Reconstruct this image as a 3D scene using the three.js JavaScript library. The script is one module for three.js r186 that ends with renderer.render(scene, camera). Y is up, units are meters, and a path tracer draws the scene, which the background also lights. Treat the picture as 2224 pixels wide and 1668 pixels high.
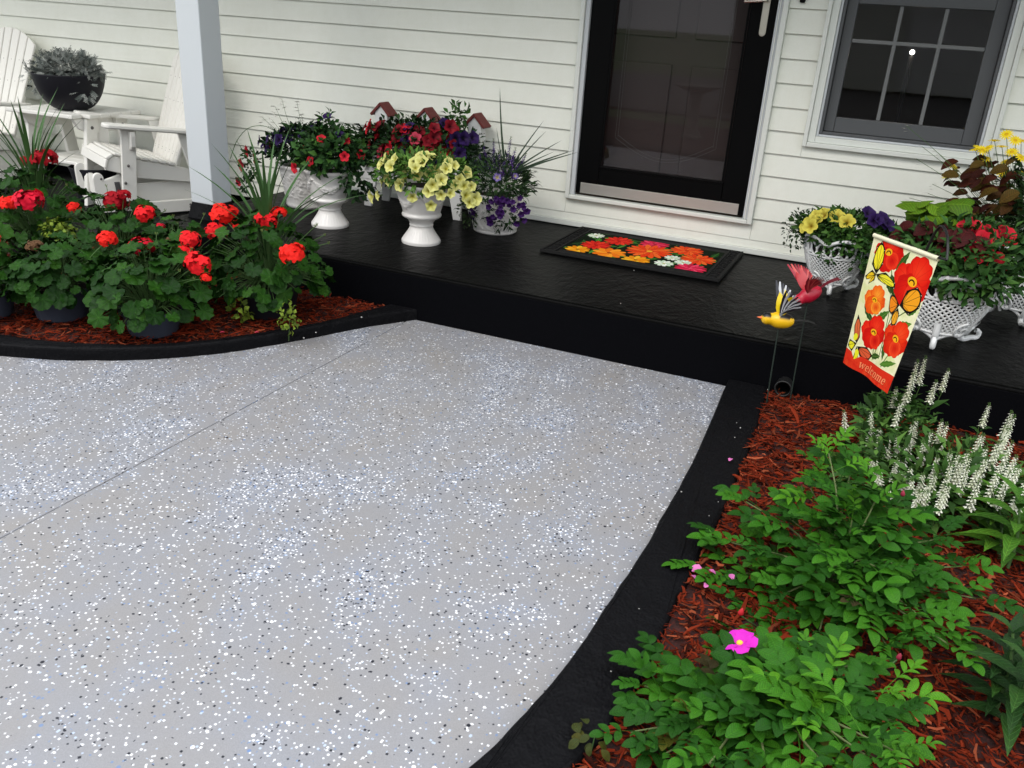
import * as THREE from 'three';
import { mergeGeometries, mergeVertices } from 'three/addons/utils/BufferGeometryUtils.js';
import { RoundedBoxGeometry } from 'three/addons/geometries/RoundedBoxGeometry.js';
import { createNoise2D, createNoise3D } from 'simplex-noise';

// ---------------------------------------------------------------- camera, sky, sun, exposure
const scene = new THREE.Scene();
const camera = new THREE.PerspectiveCamera(47.8, 4 / 3, 0.05, 400);
const EYE = new THREE.Vector3(0, 1.328, 0);
const AX_R = new THREE.Vector3(0.91067653, 0.06116732, -0.40856678), AX_U = new THREE.Vector3(-0.21231403, 0.91767457, -0.33585135), AX_F = new THREE.Vector3(-0.35438822, -0.3925964, -0.84869138);
camera.position.copy(EYE);
camera.quaternion.setFromRotationMatrix(new THREE.Matrix4().makeBasis(AX_R, AX_U, AX_F.clone().negate()));
scene.add(camera);
const renderer = new THREE.WebGLRenderer({ antialias: true });
renderer.setSize(1024, 768);
renderer.toneMapping = THREE.LinearToneMapping;
renderer.toneMappingExposure = 1.45;
renderer.shadowMap.enabled = true;
function mulberry(a) { return () => { a = (a + 0x6d2b79f5) | 0; let t = Math.imul(a ^ (a >>> 15), 1 | a); t = (t + Math.imul(t ^ (t >>> 7), 61 | t)) ^ t; return ((t ^ (t >>> 14)) >>> 0) / 4294967296; }; }
const noise2 = createNoise2D(mulberry(11)), noise3 = createNoise3D(mulberry(12));
{ // overcast sky: soft cloud layer, brighter overhead than at the horizon
  const w = 256, h = 128, d = new Float32Array(w * h * 4);
  for (let j = 0; j < h; j++) for (let i = 0; i < w; i++) {
    const el = (j / (h - 1) - 0.5) * Math.PI, az = i / w * Math.PI * 2, s = Math.max(0, Math.sin(el));
    const cx = Math.cos(az) * Math.cos(el), cz = Math.sin(az) * Math.cos(el), cy = Math.sin(el);
    const n = noise3(cx * 2.2, cy * 4, cz * 2.2) * 0.5 + noise3(cx * 5, cy * 9, cz * 5) * 0.25;
    const L = (1 + 2 * s) / 3 * (1 + 0.16 * n) * 1.95, k = (j * w + i) * 4;
    d[k] = L * 0.97; d[k + 1] = L * 1.0; d[k + 2] = L * 1.05; d[k + 3] = 1;
  }
  const t = new THREE.DataTexture(d, w, h, THREE.RGBAFormat, THREE.FloatType);
  t.mapping = THREE.EquirectangularReflectionMapping; t.magFilter = THREE.LinearFilter; t.minFilter = THREE.LinearFilter; t.needsUpdate = true;
  scene.background = t; scene.environment = t;
}
const sun = new THREE.DirectionalLight(0xfff6ea, 0.8);
sun.position.set(-4, 12, 9); sun.target.position.set(-1.5, 0, -3); sun.castShadow = true;
sun.shadow.radius = 45; sun.shadow.mapSize.set(2048, 2048);
Object.assign(sun.shadow.camera, { left: -7, right: 7, top: 7, bottom: -7, near: 1, far: 40 });
sun.name = 'sun'; scene.add(sun, sun.target);

// ---------------------------------------------------------------- helpers
const V = (x, y, z) => new THREE.Vector3(x, y, z);
const ray = (px, py) => AX_F.clone().addScaledVector(AX_R, (px - 1112) / 1882.1).addScaledVector(AX_U, -(py - 834) / 1882.1);
const onY = (px, py, y) => { const d = ray(px, py); return EYE.clone().addScaledVector(d, (y - EYE.y) / d.y); };
const onZ = (px, py, z) => { const d = ray(px, py); return EYE.clone().addScaledVector(d, (z - EYE.z) / d.z); };
const used = new Map();
function numbered(n) { const k = used.get(n) || 0; used.set(n, k + 1); return k ? n + '_' + String(k).padStart(3, '0') : n; }
function tag(o, label, category, group) { o.userData.label = label; o.userData.category = category; if (group) o.userData.group = group; return o; }
function thing(name, label, category, pos = V(0, 0, 0), turn = 0, group) {
  const o = new THREE.Group(); o.name = numbered(name); o.position.copy(pos); o.rotation.y = turn; scene.add(o); return tag(o, label, category, group);
}
function part(parent, name, geo, mat, pos, rot) {
  const m = new THREE.Mesh(geo, mat); m.name = name; m.castShadow = m.receiveShadow = true;
  if (pos) m.position.copy(pos); if (rot) m.rotation.set(...rot); parent.add(m); return m;
}
function struct(name, geo, mat, pos) { const m = part(scene, name, geo, mat, pos); m.userData.kind = 'structure'; return m; }
const stuff = (m) => { m.userData.kind = 'stuff'; return m; };
const lin = (r, g, b) => new THREE.Color().setRGB(r, g, b);
const std = (c, rough = 0.6, o = {}) => new THREE.MeshStandardMaterial({ color: Array.isArray(c) ? lin(...c) : c, roughness: rough, side: THREE.DoubleSide, ...o });
const phys = (c, rough = 0.6, o = {}) => new THREE.MeshPhysicalMaterial({ color: Array.isArray(c) ? lin(...c) : c, roughness: rough, side: THREE.DoubleSide, ...o });
const box = (w, h, d, r = 0.004) => new RoundedBoxGeometry(w, h, d, 1, Math.min(r, w / 2.2, h / 2.2, d / 2.2));
const boxAt = (x0, x1, y0, y1, z0, z1, r = 0.003) => box(x1 - x0, y1 - y0, z1 - z0, r).translate((x0 + x1) / 2, (y0 + y1) / 2, (z0 + z1) / 2);
const plain = (x0, x1, y0, y1, z0, z1) => new THREE.BoxGeometry(x1 - x0, y1 - y0, z1 - z0).translate((x0 + x1) / 2, (y0 + y1) / 2, (z0 + z1) / 2);
function metreUV(g, s = 1) { // uv from the larger face axes, in metres
  const p = g.attributes.position, n = g.attributes.normal, uv = new Float32Array(p.count * 2);
  for (let i = 0; i < p.count; i++) {
    const ax = Math.abs(n.getX(i)), ay = Math.abs(n.getY(i)), az = Math.abs(n.getZ(i));
    const [a, b] = ay > ax && ay > az ? [p.getX(i), p.getZ(i)] : ax > az ? [p.getZ(i), p.getY(i)] : [p.getX(i), p.getY(i)];
    uv[i * 2] = a * s; uv[i * 2 + 1] = b * s;
  }
  g.setAttribute('uv', new THREE.BufferAttribute(uv, 2)); return g;
}
function dataTex(w, h, fn, srgb = true, wrap = true) {
  const d = new Uint8Array(w * h * 4);
  for (let j = 0; j < h; j++) for (let i = 0; i < w; i++) { const c = fn(i, j), k = (j * w + i) * 4; d[k] = Math.min(255, Math.max(0, c[0])); d[k + 1] = Math.min(255, Math.max(0, c[1])); d[k + 2] = Math.min(255, Math.max(0, c[2])); d[k + 3] = 255; }
  return finishTex(new THREE.DataTexture(d, w, h, THREE.RGBAFormat), srgb, wrap);
}
function finishTex(t, srgb = true, wrap = true) {
  if (srgb) t.colorSpace = THREE.SRGBColorSpace; t.magFilter = THREE.LinearFilter; t.minFilter = THREE.LinearMipmapLinearFilter; t.generateMipmaps = true; t.anisotropy = 8;
  if (wrap) t.wrapS = t.wrapT = THREE.RepeatWrapping; t.needsUpdate = true; return t;
}
// periodic noise on a tile: u, v in 0..1, f = features per tile
const tileNoise = (u, v, f, s = 0) => { const a = u * Math.PI * 2, b = v * Math.PI * 2, r = f / (Math.PI * 2); return (noise3(Math.cos(a) * r + s, Math.sin(a) * r, Math.cos(b) * r + 31 * s) + noise3(Math.sin(b) * r, Math.cos(a) * r + 7 + s, Math.sin(a) * r)) * 0.5; };
// collects transformed copies of small geometries in one buffer
class Pile {
  constructor() { this.p = []; this.n = []; this.u = []; this.c = []; this.i = []; this.v = 0; }
  add(g, m, col) {
    const P = g.attributes.position, N = g.attributes.normal, U = g.attributes.uv, C = g.attributes.color, nm = new THREE.Matrix3().getNormalMatrix(m), a = V(0, 0, 0);
    for (let k = 0; k < P.count; k++) {
      a.fromBufferAttribute(P, k).applyMatrix4(m); this.p.push(a.x, a.y, a.z);
      a.fromBufferAttribute(N, k).applyMatrix3(nm).normalize(); this.n.push(a.x, a.y, a.z);
      if (U) this.u.push(U.getX(k), U.getY(k)); else this.u.push(0, 0);
      const r = col ? col.r : 1, gg = col ? col.g : 1, b = col ? col.b : 1;
      if (C) this.c.push(C.getX(k) * r, C.getY(k) * gg, C.getZ(k) * b); else this.c.push(r, gg, b);
    }
    if (g.index) for (let k = 0; k < g.index.count; k++) this.i.push(g.index.getX(k) + this.v); else for (let k = 0; k < P.count; k++) this.i.push(k + this.v);
    this.v += P.count; return this;
  }
  geo() {
    const g = new THREE.BufferGeometry();
    g.setAttribute('position', new THREE.Float32BufferAttribute(this.p, 3)); g.setAttribute('normal', new THREE.Float32BufferAttribute(this.n, 3));
    g.setAttribute('uv', new THREE.Float32BufferAttribute(this.u, 2)); g.setAttribute('color', new THREE.Float32BufferAttribute(this.c, 3)); g.setIndex(this.i); return g;
  }
}
const I4 = new THREE.Matrix4();
function aim(pos, dir, up, s = 1, roll = 0) { // local +z along dir, +y near up
  const z = dir.clone().normalize(); let x = up.clone().cross(z); if (x.lengthSq() < 1e-6) x = V(1, 0, 0).cross(z); x.normalize();
  const y = z.clone().cross(x); const m = new THREE.Matrix4().makeBasis(x, y, z);
  if (roll) m.multiply(new THREE.Matrix4().makeRotationZ(roll));
  return m.scale(typeof s === 'number' ? V(s, s, s) : s).setPosition(pos);
}
function put(parent, name, geo, mat, m4) { const m = part(parent, name, geo, mat); m4.decompose(m.position, m.quaternion, m.scale); return m; }
function tube(pts, r0, r1 = r0, seg = 8, rad = 6) { // tapered tube through points
  const c = pts.length > 2 ? new THREE.CatmullRomCurve3(pts) : new THREE.LineCurve3(pts[0], pts[1]);
  const g = new THREE.TubeGeometry(c, seg, 1, rad, false), p = g.attributes.position, fr = []; for (let i = 0; i <= seg; i++) fr.push(c.getPointAt(i / seg));
  for (let i = 0; i < p.count; i++) { const k = Math.floor(i / (rad + 1)), r = r0 + (r1 - r0) * k / seg, o = fr[k]; p.setXYZ(i, o.x + (p.getX(i) - o.x) * r, o.y + (p.getY(i) - o.y) * r, o.z + (p.getZ(i) - o.z) * r); }
  return g;
}
function prism(pts, depth, bevel = 0.003) { // outline in xy, extruded along z, centred
  const s = new THREE.Shape(pts.map(([x, y]) => new THREE.Vector2(x, y)));
  return new THREE.ExtrudeGeometry(s, { depth: depth - 2 * bevel, bevelEnabled: bevel > 0, bevelThickness: bevel, bevelSize: bevel, bevelOffset: -bevel, bevelSegments: 1, curveSegments: 6 }).translate(0, 0, -depth / 2 + bevel);
}
const lathe = (pts, seg = 48) => new THREE.LatheGeometry(pts.map(([r, y]) => new THREE.Vector2(r, y)), seg);
function leafGeo(L, W, prof, { n = 4, fold = 0.25, droop = 0.15, wave = 0 } = {}) { // blade along +z, upper side +y
  const p = [], u = [], ix = [];
  for (let i = 0; i <= n; i++) {
    const t = i / n, w = prof(t) * W / 2, y = -droop * L * t * t + 0.08 * L * Math.sin(Math.PI * t), z = L * t;
    const wv = wave * L * Math.sin(i * 2.4);
    p.push(-w, y + fold * w + wv, z, 0, y, z, w, y + fold * w - wv, z); u.push(0.5 - prof(t) * 0.5, t, 0.5, t, 0.5 + prof(t) * 0.5, t);
    if (i) { const a = (i - 1) * 3, b = i * 3; ix.push(a, a + 1, b, b, a + 1, b + 1, a + 1, a + 2, b + 1, b + 1, a + 2, b + 2); }
  }
  const g = new THREE.BufferGeometry(); g.setAttribute('position', new THREE.Float32BufferAttribute(p, 3)); g.setAttribute('uv', new THREE.Float32BufferAttribute(u, 2)); g.setIndex(ix.reverse()); g.computeVertexNormals(); return g;
}
const oval = (t) => Math.pow(Math.sin(Math.PI * Math.min(1, Math.max(0, 0.03 + t * 0.95))), 0.62);
const lance = (t) => Math.pow(Math.sin(Math.PI * Math.pow(t * 0.97 + 0.02, 0.75)), 1.05);
const obov = (t) => Math.max(0.08, Math.pow(Math.sin(Math.PI * Math.pow(t * 0.93 + 0.01, 1.4)), 0.7));
function discGeo(R, rimFn, hFn, seg, rings, colFn) { // polar sheet, normal +y
  const p = [0, hFn(0, 0) * R, 0], c = colFn ? [...colFn(0, 0)] : null, u = [0.5, 0.5], ix = [];
  rings.forEach((q, k) => {
    for (let i = 0; i < seg; i++) {
      const a = i / seg * Math.PI * 2, r = q * rimFn(a, q) * R;
      p.push(Math.sin(a) * r, hFn(q, a) * R, Math.cos(a) * r); u.push(0.5 + Math.sin(a) * q * 0.5, 0.5 + Math.cos(a) * q * 0.5); if (c) c.push(...colFn(q, a));
      const j = (i + 1) % seg;
      if (!k) ix.push(0, 1 + i, 1 + j); else { const A = 1 + (k - 1) * seg, B = 1 + k * seg; ix.push(A + i, B + i, A + j, A + j, B + i, B + j); }
    }
  });
  const g = new THREE.BufferGeometry(); g.setAttribute('position', new THREE.Float32BufferAttribute(p, 3)); g.setAttribute('uv', new THREE.Float32BufferAttribute(u, 2)); if (c) g.setAttribute('color', new THREE.Float32BufferAttribute(c, 3)); g.setIndex(ix); g.computeVertexNormals(); return g;
}
function inside(poly, x, z) { let r = false; for (let i = 0, j = poly.length - 1; i < poly.length; j = i++) { const [xi, zi] = poly[i], [xj, zj] = poly[j]; if ((zi > z) !== (zj > z) && x < (xj - xi) * (z - zi) / (zj - zi) + xi) r = !r; } return r; }

// ---------------------------------------------------------------- materials of the setting
const WALL = -4.703, PORCH = 0.218, RISER = -3.326, PORCH_L = -3.49;
const slabTex = (() => { // epoxy coat: grey ground with scattered white, black and blue flakes
  const S = 2048, rnd = mulberry(5), d = new Uint8Array(S * S * 4), dens = new Float32Array(256 * 256);
  for (let j = 0; j < 256; j++) for (let i = 0; i < 256; i++) { const u = i / 256, v = j / 256; dens[j * 256 + i] = tileNoise(u, v, 9, 1) * 0.6 + tileNoise(u, v, 22, 2) * 0.45; }
  for (let j = 0; j < S; j++) for (let i = 0; i < S; i++) {
    const k = (j * S + i) * 4, q = dens[(j >> 3) * 256 + (i >> 3)], g = 138 + (rnd() - 0.5) * 9 + q * 3;
    d[k] = g + 1 - q * 4; d[k + 1] = g + 1; d[k + 2] = g + 4 + q * 7; d[k + 3] = 255;
  }
  const dot = (x, y, rx, ry, c, a) => { for (let yy = -3; yy <= 3; yy++) for (let xx = -3; xx <= 3; xx++) { const e = xx * xx / (rx * rx) + yy * yy / (ry * ry); if (e > 1) continue; const k = (((y + yy + S) % S) * S + (x + xx + S) % S) * 4; for (let q = 0; q < 3; q++) d[k + q] += (c[q] - d[k + q]) * a; } };
  const WHITE = [242, 243, 247], BLACK = [22, 24, 32], BLUE = [96, 126, 176], PALE = [178, 192, 214];
  for (let n = 0; n < 150000; n++) {
    const x = Math.floor(rnd() * S), y = Math.floor(rnd() * S), q = dens[(y >> 3) * 256 + (x >> 3)];
    if (rnd() > 0.30 + Math.max(0, q) * 1.5 + Math.max(0, q - 0.3) * 3) continue;
    const t = rnd(), c = t < 0.54 ? WHITE : t < 0.74 ? BLACK : t < 0.74 + 0.12 + Math.max(0, q) * 0.1 ? BLUE : PALE, big = rnd() < 0.07 ? 2.0 : rnd() < 0.4 ? 1.4 : 1;
    dot(x, y, big * (0.8 + rnd() * 0.5), big * (0.8 + rnd() * 0.5), c, c === BLUE ? 0.65 : 0.95);
  }
  return finishTex(new THREE.DataTexture(d, S, S, THREE.RGBAFormat));
})();
slabTex.repeat.set(1 / 3.3, 1 / 3.3);
const slateBump = dataTex(1024, 1024, (i, j) => { // stamped slate: ridged layers
  const u = i / 1024, v = j / 1024; const w = tileNoise(u, v, 6, 3) * 1.3; let h = 0;
  for (const [f, a] of [[14, 0.5], [32, 0.3], [80, 0.16]]) h += a * (1 - Math.abs(tileNoise(u + w * 0.01, v * 1, f, f)) * 2.2);
  const s = 120 + h * 90 + tileNoise(u, v, 170, 9) * 18; return [s, s, s];
}, false);
slateBump.repeat.set(1 / 1.6, 1 / 1.6);
const fineBump = dataTex(512, 512, (i, j) => { const u = i / 512, v = j / 512, s = 128 + tileNoise(u, v, 120, 4) * 60 + tileNoise(u, v, 40, 5) * 35 + tileNoise(u, v, 10, 6) * 20; return [s, s, s]; }, false);
fineBump.repeat.set(1 / 0.5, 1 / 0.5);
const vinylTex = dataTex(512, 512, (i, j) => { const u = i / 512, v = j / 512, n = tileNoise(u, v, 5, 8) * 3 + tileNoise(u, v, 26, 9) * 2 + tileNoise(u * 1, v, 150, 10) * 2; return [247 + n, 248 + n, 241 + n * 1.3]; });
const grainBump = dataTex(512, 512, (i, j) => { const u = i / 512, v = j / 512, s = 128 + noise2(u * 6, v * 160) * 30 + noise2(u * 20, v * 400) * 20; return [s, s, s]; }, false);
const M = {};
M.slab = phys(0xffffff, 0.42, { map: slabTex, specularIntensity: 0.6, bumpMap: fineBump, bumpScale: 0.0006 });
M.slabEdge = std([0.3, 0.3, 0.32], 0.7);
M.black = phys([0.003, 0.003, 0.003], 0.38, { specularIntensity: 0.07, bumpMap: slateBump, bumpScale: 0.006 });
M.riser = phys([0.003, 0.0031, 0.004], 0.65, { specularIntensity: 0.04, bumpMap: fineBump, bumpScale: 0.0012 });
M.kerb = phys([0.0045, 0.0045, 0.0053], 0.55, { specularIntensity: 0.14, bumpMap: slateBump, bumpScale: 0.012 });
M.siding = phys([0.86, 0.87, 0.84], 0.5, { map: vinylTex, specularIntensity: 0.5, bumpMap: grainBump, bumpScale: 0.0003 });
M.white = phys([0.82, 0.83, 0.82], 0.42, { specularIntensity: 0.5 });
M.trim = phys([0.78, 0.80, 0.80], 0.4, { map: vinylTex });
M.jamb = phys([0.55, 0.58, 0.6], 0.45);
M.doorBlack = phys([0.003, 0.003, 0.0032], 0.35, { specularIntensity: 0.12 });
M.pane = phys([1, 1, 1], 0.02, { transmission: 1, thickness: 0, ior: 1.5, specularIntensity: 0.85 });
M.etch = phys([0.05, 0.05, 0.05], 0.4);
M.innerDoor = phys([0.013, 0.0042, 0.003], 0.7, { bumpMap: grainBump, bumpScale: 0.001 });
M.kick = phys([0.62, 0.60, 0.55], 0.38, { metalness: 0.85, bumpMap: fineBump, bumpScale: 0.0006 });
M.steel = phys([0.66, 0.62, 0.54], 0.3, { metalness: 1 });
M.greySash = phys([0.085, 0.09, 0.095], 0.5);
M.muntin = phys([0.16, 0.165, 0.165], 0.5);
M.dark = std([0.012, 0.011, 0.010], 0.9); M.plywood = std([0.35, 0.25, 0.15], 0.9); M.roomWall = std([0.20, 0.15, 0.11], 0.9);
M.lawn = std([0.05, 0.09, 0.025], 0.95);

// ---------------------------------------------------------------- ground, slab, beds, kerbs
struct('ground', new THREE.CircleGeometry(180, 64).rotateX(-Math.PI / 2), M.lawn, V(0, -0.075, 0));
const slabPiece = (x0, x1, z0, z1) => metreUV(boxAt(x0, x1, -0.06, 0, z0, z1, 0.004));
const patio = new THREE.Group(); patio.name = 'patio'; patio.userData.kind = 'structure'; scene.add(patio);
part(patio, 'slab_panel', slabPiece(-9, -1.9195, RISER + 0.004, 1.3), M.slab);
part(patio, 'slab_panel', slabPiece(-1.9165, 0.4, RISER + 0.004, 1.3), M.slab);
// edge curves read from the photograph on the slab plane
const leftOut = [[-20, 772], [100, 781], [200, 783], [300, 782], [400, 776], [500, 765], [600, 749], [700, 730], [800, 710], [893, 690]].map(([x, y]) => onY(x, y, 0));
const leftIn = [[-20, 722], [100, 738], [200, 745], [300, 747], [400, 742], [500, 731], [600, 715], [700, 698], [790, 681]].map(([x, y]) => onY(x, y, 0.05));
const rightIn = [[1580, 836], [1540, 930], [1490, 1040], [1440, 1130], [1390, 1220], [1330, 1310], [1260, 1420], [1190, 1510], [1120, 1590], [1050, 1660]].map(([x, y]) => onY(x, y, 0.0));
const rightOut = [[1664, 850], [1640, 940], [1600, 1040], [1560, 1130], [1510, 1230], [1460, 1330], [1410, 1440], [1360, 1530], [1300, 1610], [1250, 1660]].map(([x, y]) => onY(x, y, 0.03));
const smooth = (pts, n = 60) => new THREE.CatmullRomCurve3(pts.map((p) => V(p.x, 0, p.z)), false, 'centripetal').getPoints(n).map((p) => [p.x, p.z]);
const Z0 = RISER + 0.004;
const lo = smooth([V(-7, 0, -1.35), V(-4.4, 0, -1.62), V(-3.5, 0, -1.80), ...leftOut.slice(0, -1), V(-1.885, 0, Z0)]);
const li = smooth([V(-7, 0, -1.52), V(-4.45, 0, -1.80), V(-3.55, 0, -1.99), ...leftIn.slice(0, -1), V(-2.03, 0, Z0)]);
const ri = smooth([V(-0.448, 0, Z0), ...rightIn.slice(1), V(-0.56, 0, -0.9), V(-0.72, 0, -0.5), V(-1.0, 0, -0.15), V(-1.5, 0, 0.12), V(-2.6, 0, 0.34), V(-5, 0, 0.4), V(-9, 0, 0.4)]);
const ro = smooth([V(-0.292, 0, Z0), ...rightOut.slice(1), V(-0.40, 0, -0.93), V(-0.55, 0, -0.45), V(-0.9, 0, -0.03), V(-1.45, 0, 0.27), V(-2.6, 0, 0.5), V(-5, 0, 0.56), V(-9, 0, 0.56)]);
function kerbGeo(a, b, y0, y1) {
  const s = new THREE.Shape([...a, ...[...b].reverse()].map(([x, z]) => new THREE.Vector2(x, -z)));
  const bv = 0.012, g = new THREE.ExtrudeGeometry(s, { depth: y1 - y0 - bv, bevelEnabled: true, bevelThickness: bv, bevelSize: bv, bevelOffset: -bv, bevelSegments: 3 });
  g.rotateX(-Math.PI / 2).translate(0, y0, 0);
  const p = g.attributes.position; for (let i = 0; i < p.count; i++) { const q = noise2(p.getX(i) * 9, p.getZ(i) * 9); p.setXYZ(i, p.getX(i) + q * 0.003, p.getY(i) + (p.getY(i) > y0 + 0.02 ? q * 0.0025 : 0), p.getZ(i) + noise2(p.getZ(i) * 8, p.getX(i) * 8) * 0.003); }
  g.computeVertexNormals(); return metreUV(g);
}
const kerbL = struct('kerb', kerbGeo(lo, li, -0.04, 0.052), M.kerb), kerbR = struct('kerb_001', kerbGeo(ri, ro, -0.04, 0.034), M.kerb);
const bedL = [...li.slice(0), [-2.03, RISER], [PORCH_L, RISER], [PORCH_L, -3.3], [-7, -3.3]];
const bedR = [...ro, [-9, 3.4], [2.4, 3.4], [2.4, RISER]];
const bedTex = dataTex(512, 512, (i, j) => { const u = i / 512, v = j / 512, n = tileNoise(u, v, 60, 21) * 26 + tileNoise(u, v, 16, 22) * 16; return [48 + n, 16 + n * 0.3, 11 + n * 0.2]; });
bedTex.repeat.set(2, 2);
M.mulchBase = std(0xffffff, 0.95, { map: bedTex });
const bedGeo = (poly, y) => metreUV(new THREE.ShapeGeometry(new THREE.Shape(poly.map(([x, z]) => new THREE.Vector2(x, -z)))).rotateX(-Math.PI / 2).translate(0, y, 0));
struct('mulch_bed', bedGeo(bedL, 0.022), M.mulchBase); struct('mulch_bed_001', bedGeo(bedR, 0.014), M.mulchBase);
{ // loose shredded bark on both beds
  const rnd = mulberry(77), splinter = (L, w, h, k) => { const g = new THREE.BoxGeometry(w, h, L, 1, 1, 2), p = g.attributes.position; for (let i = 0; i < p.count; i++) { const t = p.getZ(i) / L; p.setX(i, p.getX(i) * (1 - Math.abs(t) * k) + Math.sin(t * 7 + k * 9) * w * 0.35); p.setY(i, p.getY(i) * (1 - Math.abs(t) * k) + (t * t - 0.1) * L * 0.12 * (k - 0.5)); } return g.toNonIndexed(); };
  const kinds = [splinter(0.036, 0.0055, 0.002, 0.9), splinter(0.024, 0.008, 0.0025, 0.5), splinter(0.055, 0.0045, 0.0025, 1.3), splinter(0.018, 0.004, 0.002, 1.0)];
  kinds.forEach((g) => g.computeVertexNormals());
  M.bark = phys(0xffffff, 0.9, { specularIntensity: 0.12 });
  const lay = (name, poly, x0, x1, z0, z1, n, y, label) => kinds.forEach((g, k) => {
    const pts = []; let guard = 0;
    while (pts.length < n && guard++ < n * 8) { const x = x0 + rnd() * (x1 - x0), z = z0 + rnd() * (z1 - z0); if (inside(poly, x, z)) pts.push([x, z]); }
    const im = new THREE.InstancedMesh(g, M.bark, pts.length), q = new THREE.Quaternion(), e = new THREE.Euler(), m = new THREE.Matrix4();
    pts.forEach(([x, z], i) => {
      const big = rnd() < 0.03 ? 1.5 : 1, s = (0.32 + Math.pow(rnd(), 1.8) * 1.25) * big;
      e.set((rnd() - 0.5) * 0.7, rnd() * 6.283, (rnd() - 0.5) * 1.3); q.setFromEuler(e);
      m.compose(V(x, y + rnd() * 0.020 + noise2(x * 3, z * 3) * 0.006, z), q, V(s * (big > 1 ? 1.15 : 1), s, s)); im.setMatrixAt(i, m);
      const t = rnd(), v = 0.4 + rnd() * 0.95; im.setColorAt(i, t < 0.12 ? lin(0.035 * v, 0.008 * v, 0.005 * v) : t < 0.27 ? lin(0.24 * v, 0.056 * v, 0.024 * v) : lin(0.145 * v, 0.0185 * v, 0.0065 * v));
    });
    im.name = numbered(name); im.castShadow = im.receiveShadow = true; scene.add(stuff(tag(im, label, 'mulch')));
  });
  lay('bark_mulch', bedR, -0.75, 1.3, RISER + 0.02, -0.3, 10500, 0.018, 'shredded red bark mulch around the rose bushes');
  lay('bark_mulch', bedL, -4.6, -2.0, RISER + 0.02, -1.8, 4600, 0.026, 'shredded red bark mulch under the potted geraniums');
}
struct('driveway', metreUV(plain(-12, 9, -0.07, -0.03, 5.5, 16.6)), std([0.05, 0.05, 0.052], 0.9));
// porch floor, lower pad
{ const g = metreUV(boxAt(PORCH_L, 4.5, -0.06, PORCH, WALL - 0.15, RISER, 0.014)); const porch = struct('porch_floor', g, M.black);
  porch.material = M.black;
  const r = struct('porch_riser', metreUV(boxAt(PORCH_L + 0.01, 4.49, -0.05, PORCH - 0.016, RISER - 0.02, RISER + 0.003, 0.002)), M.riser);
  struct('chair_pad', metreUV(boxAt(-8, PORCH_L - 0.003, -0.06, 0.012, WALL - 0.15, -3.3, 0.01)), M.black); }

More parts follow.
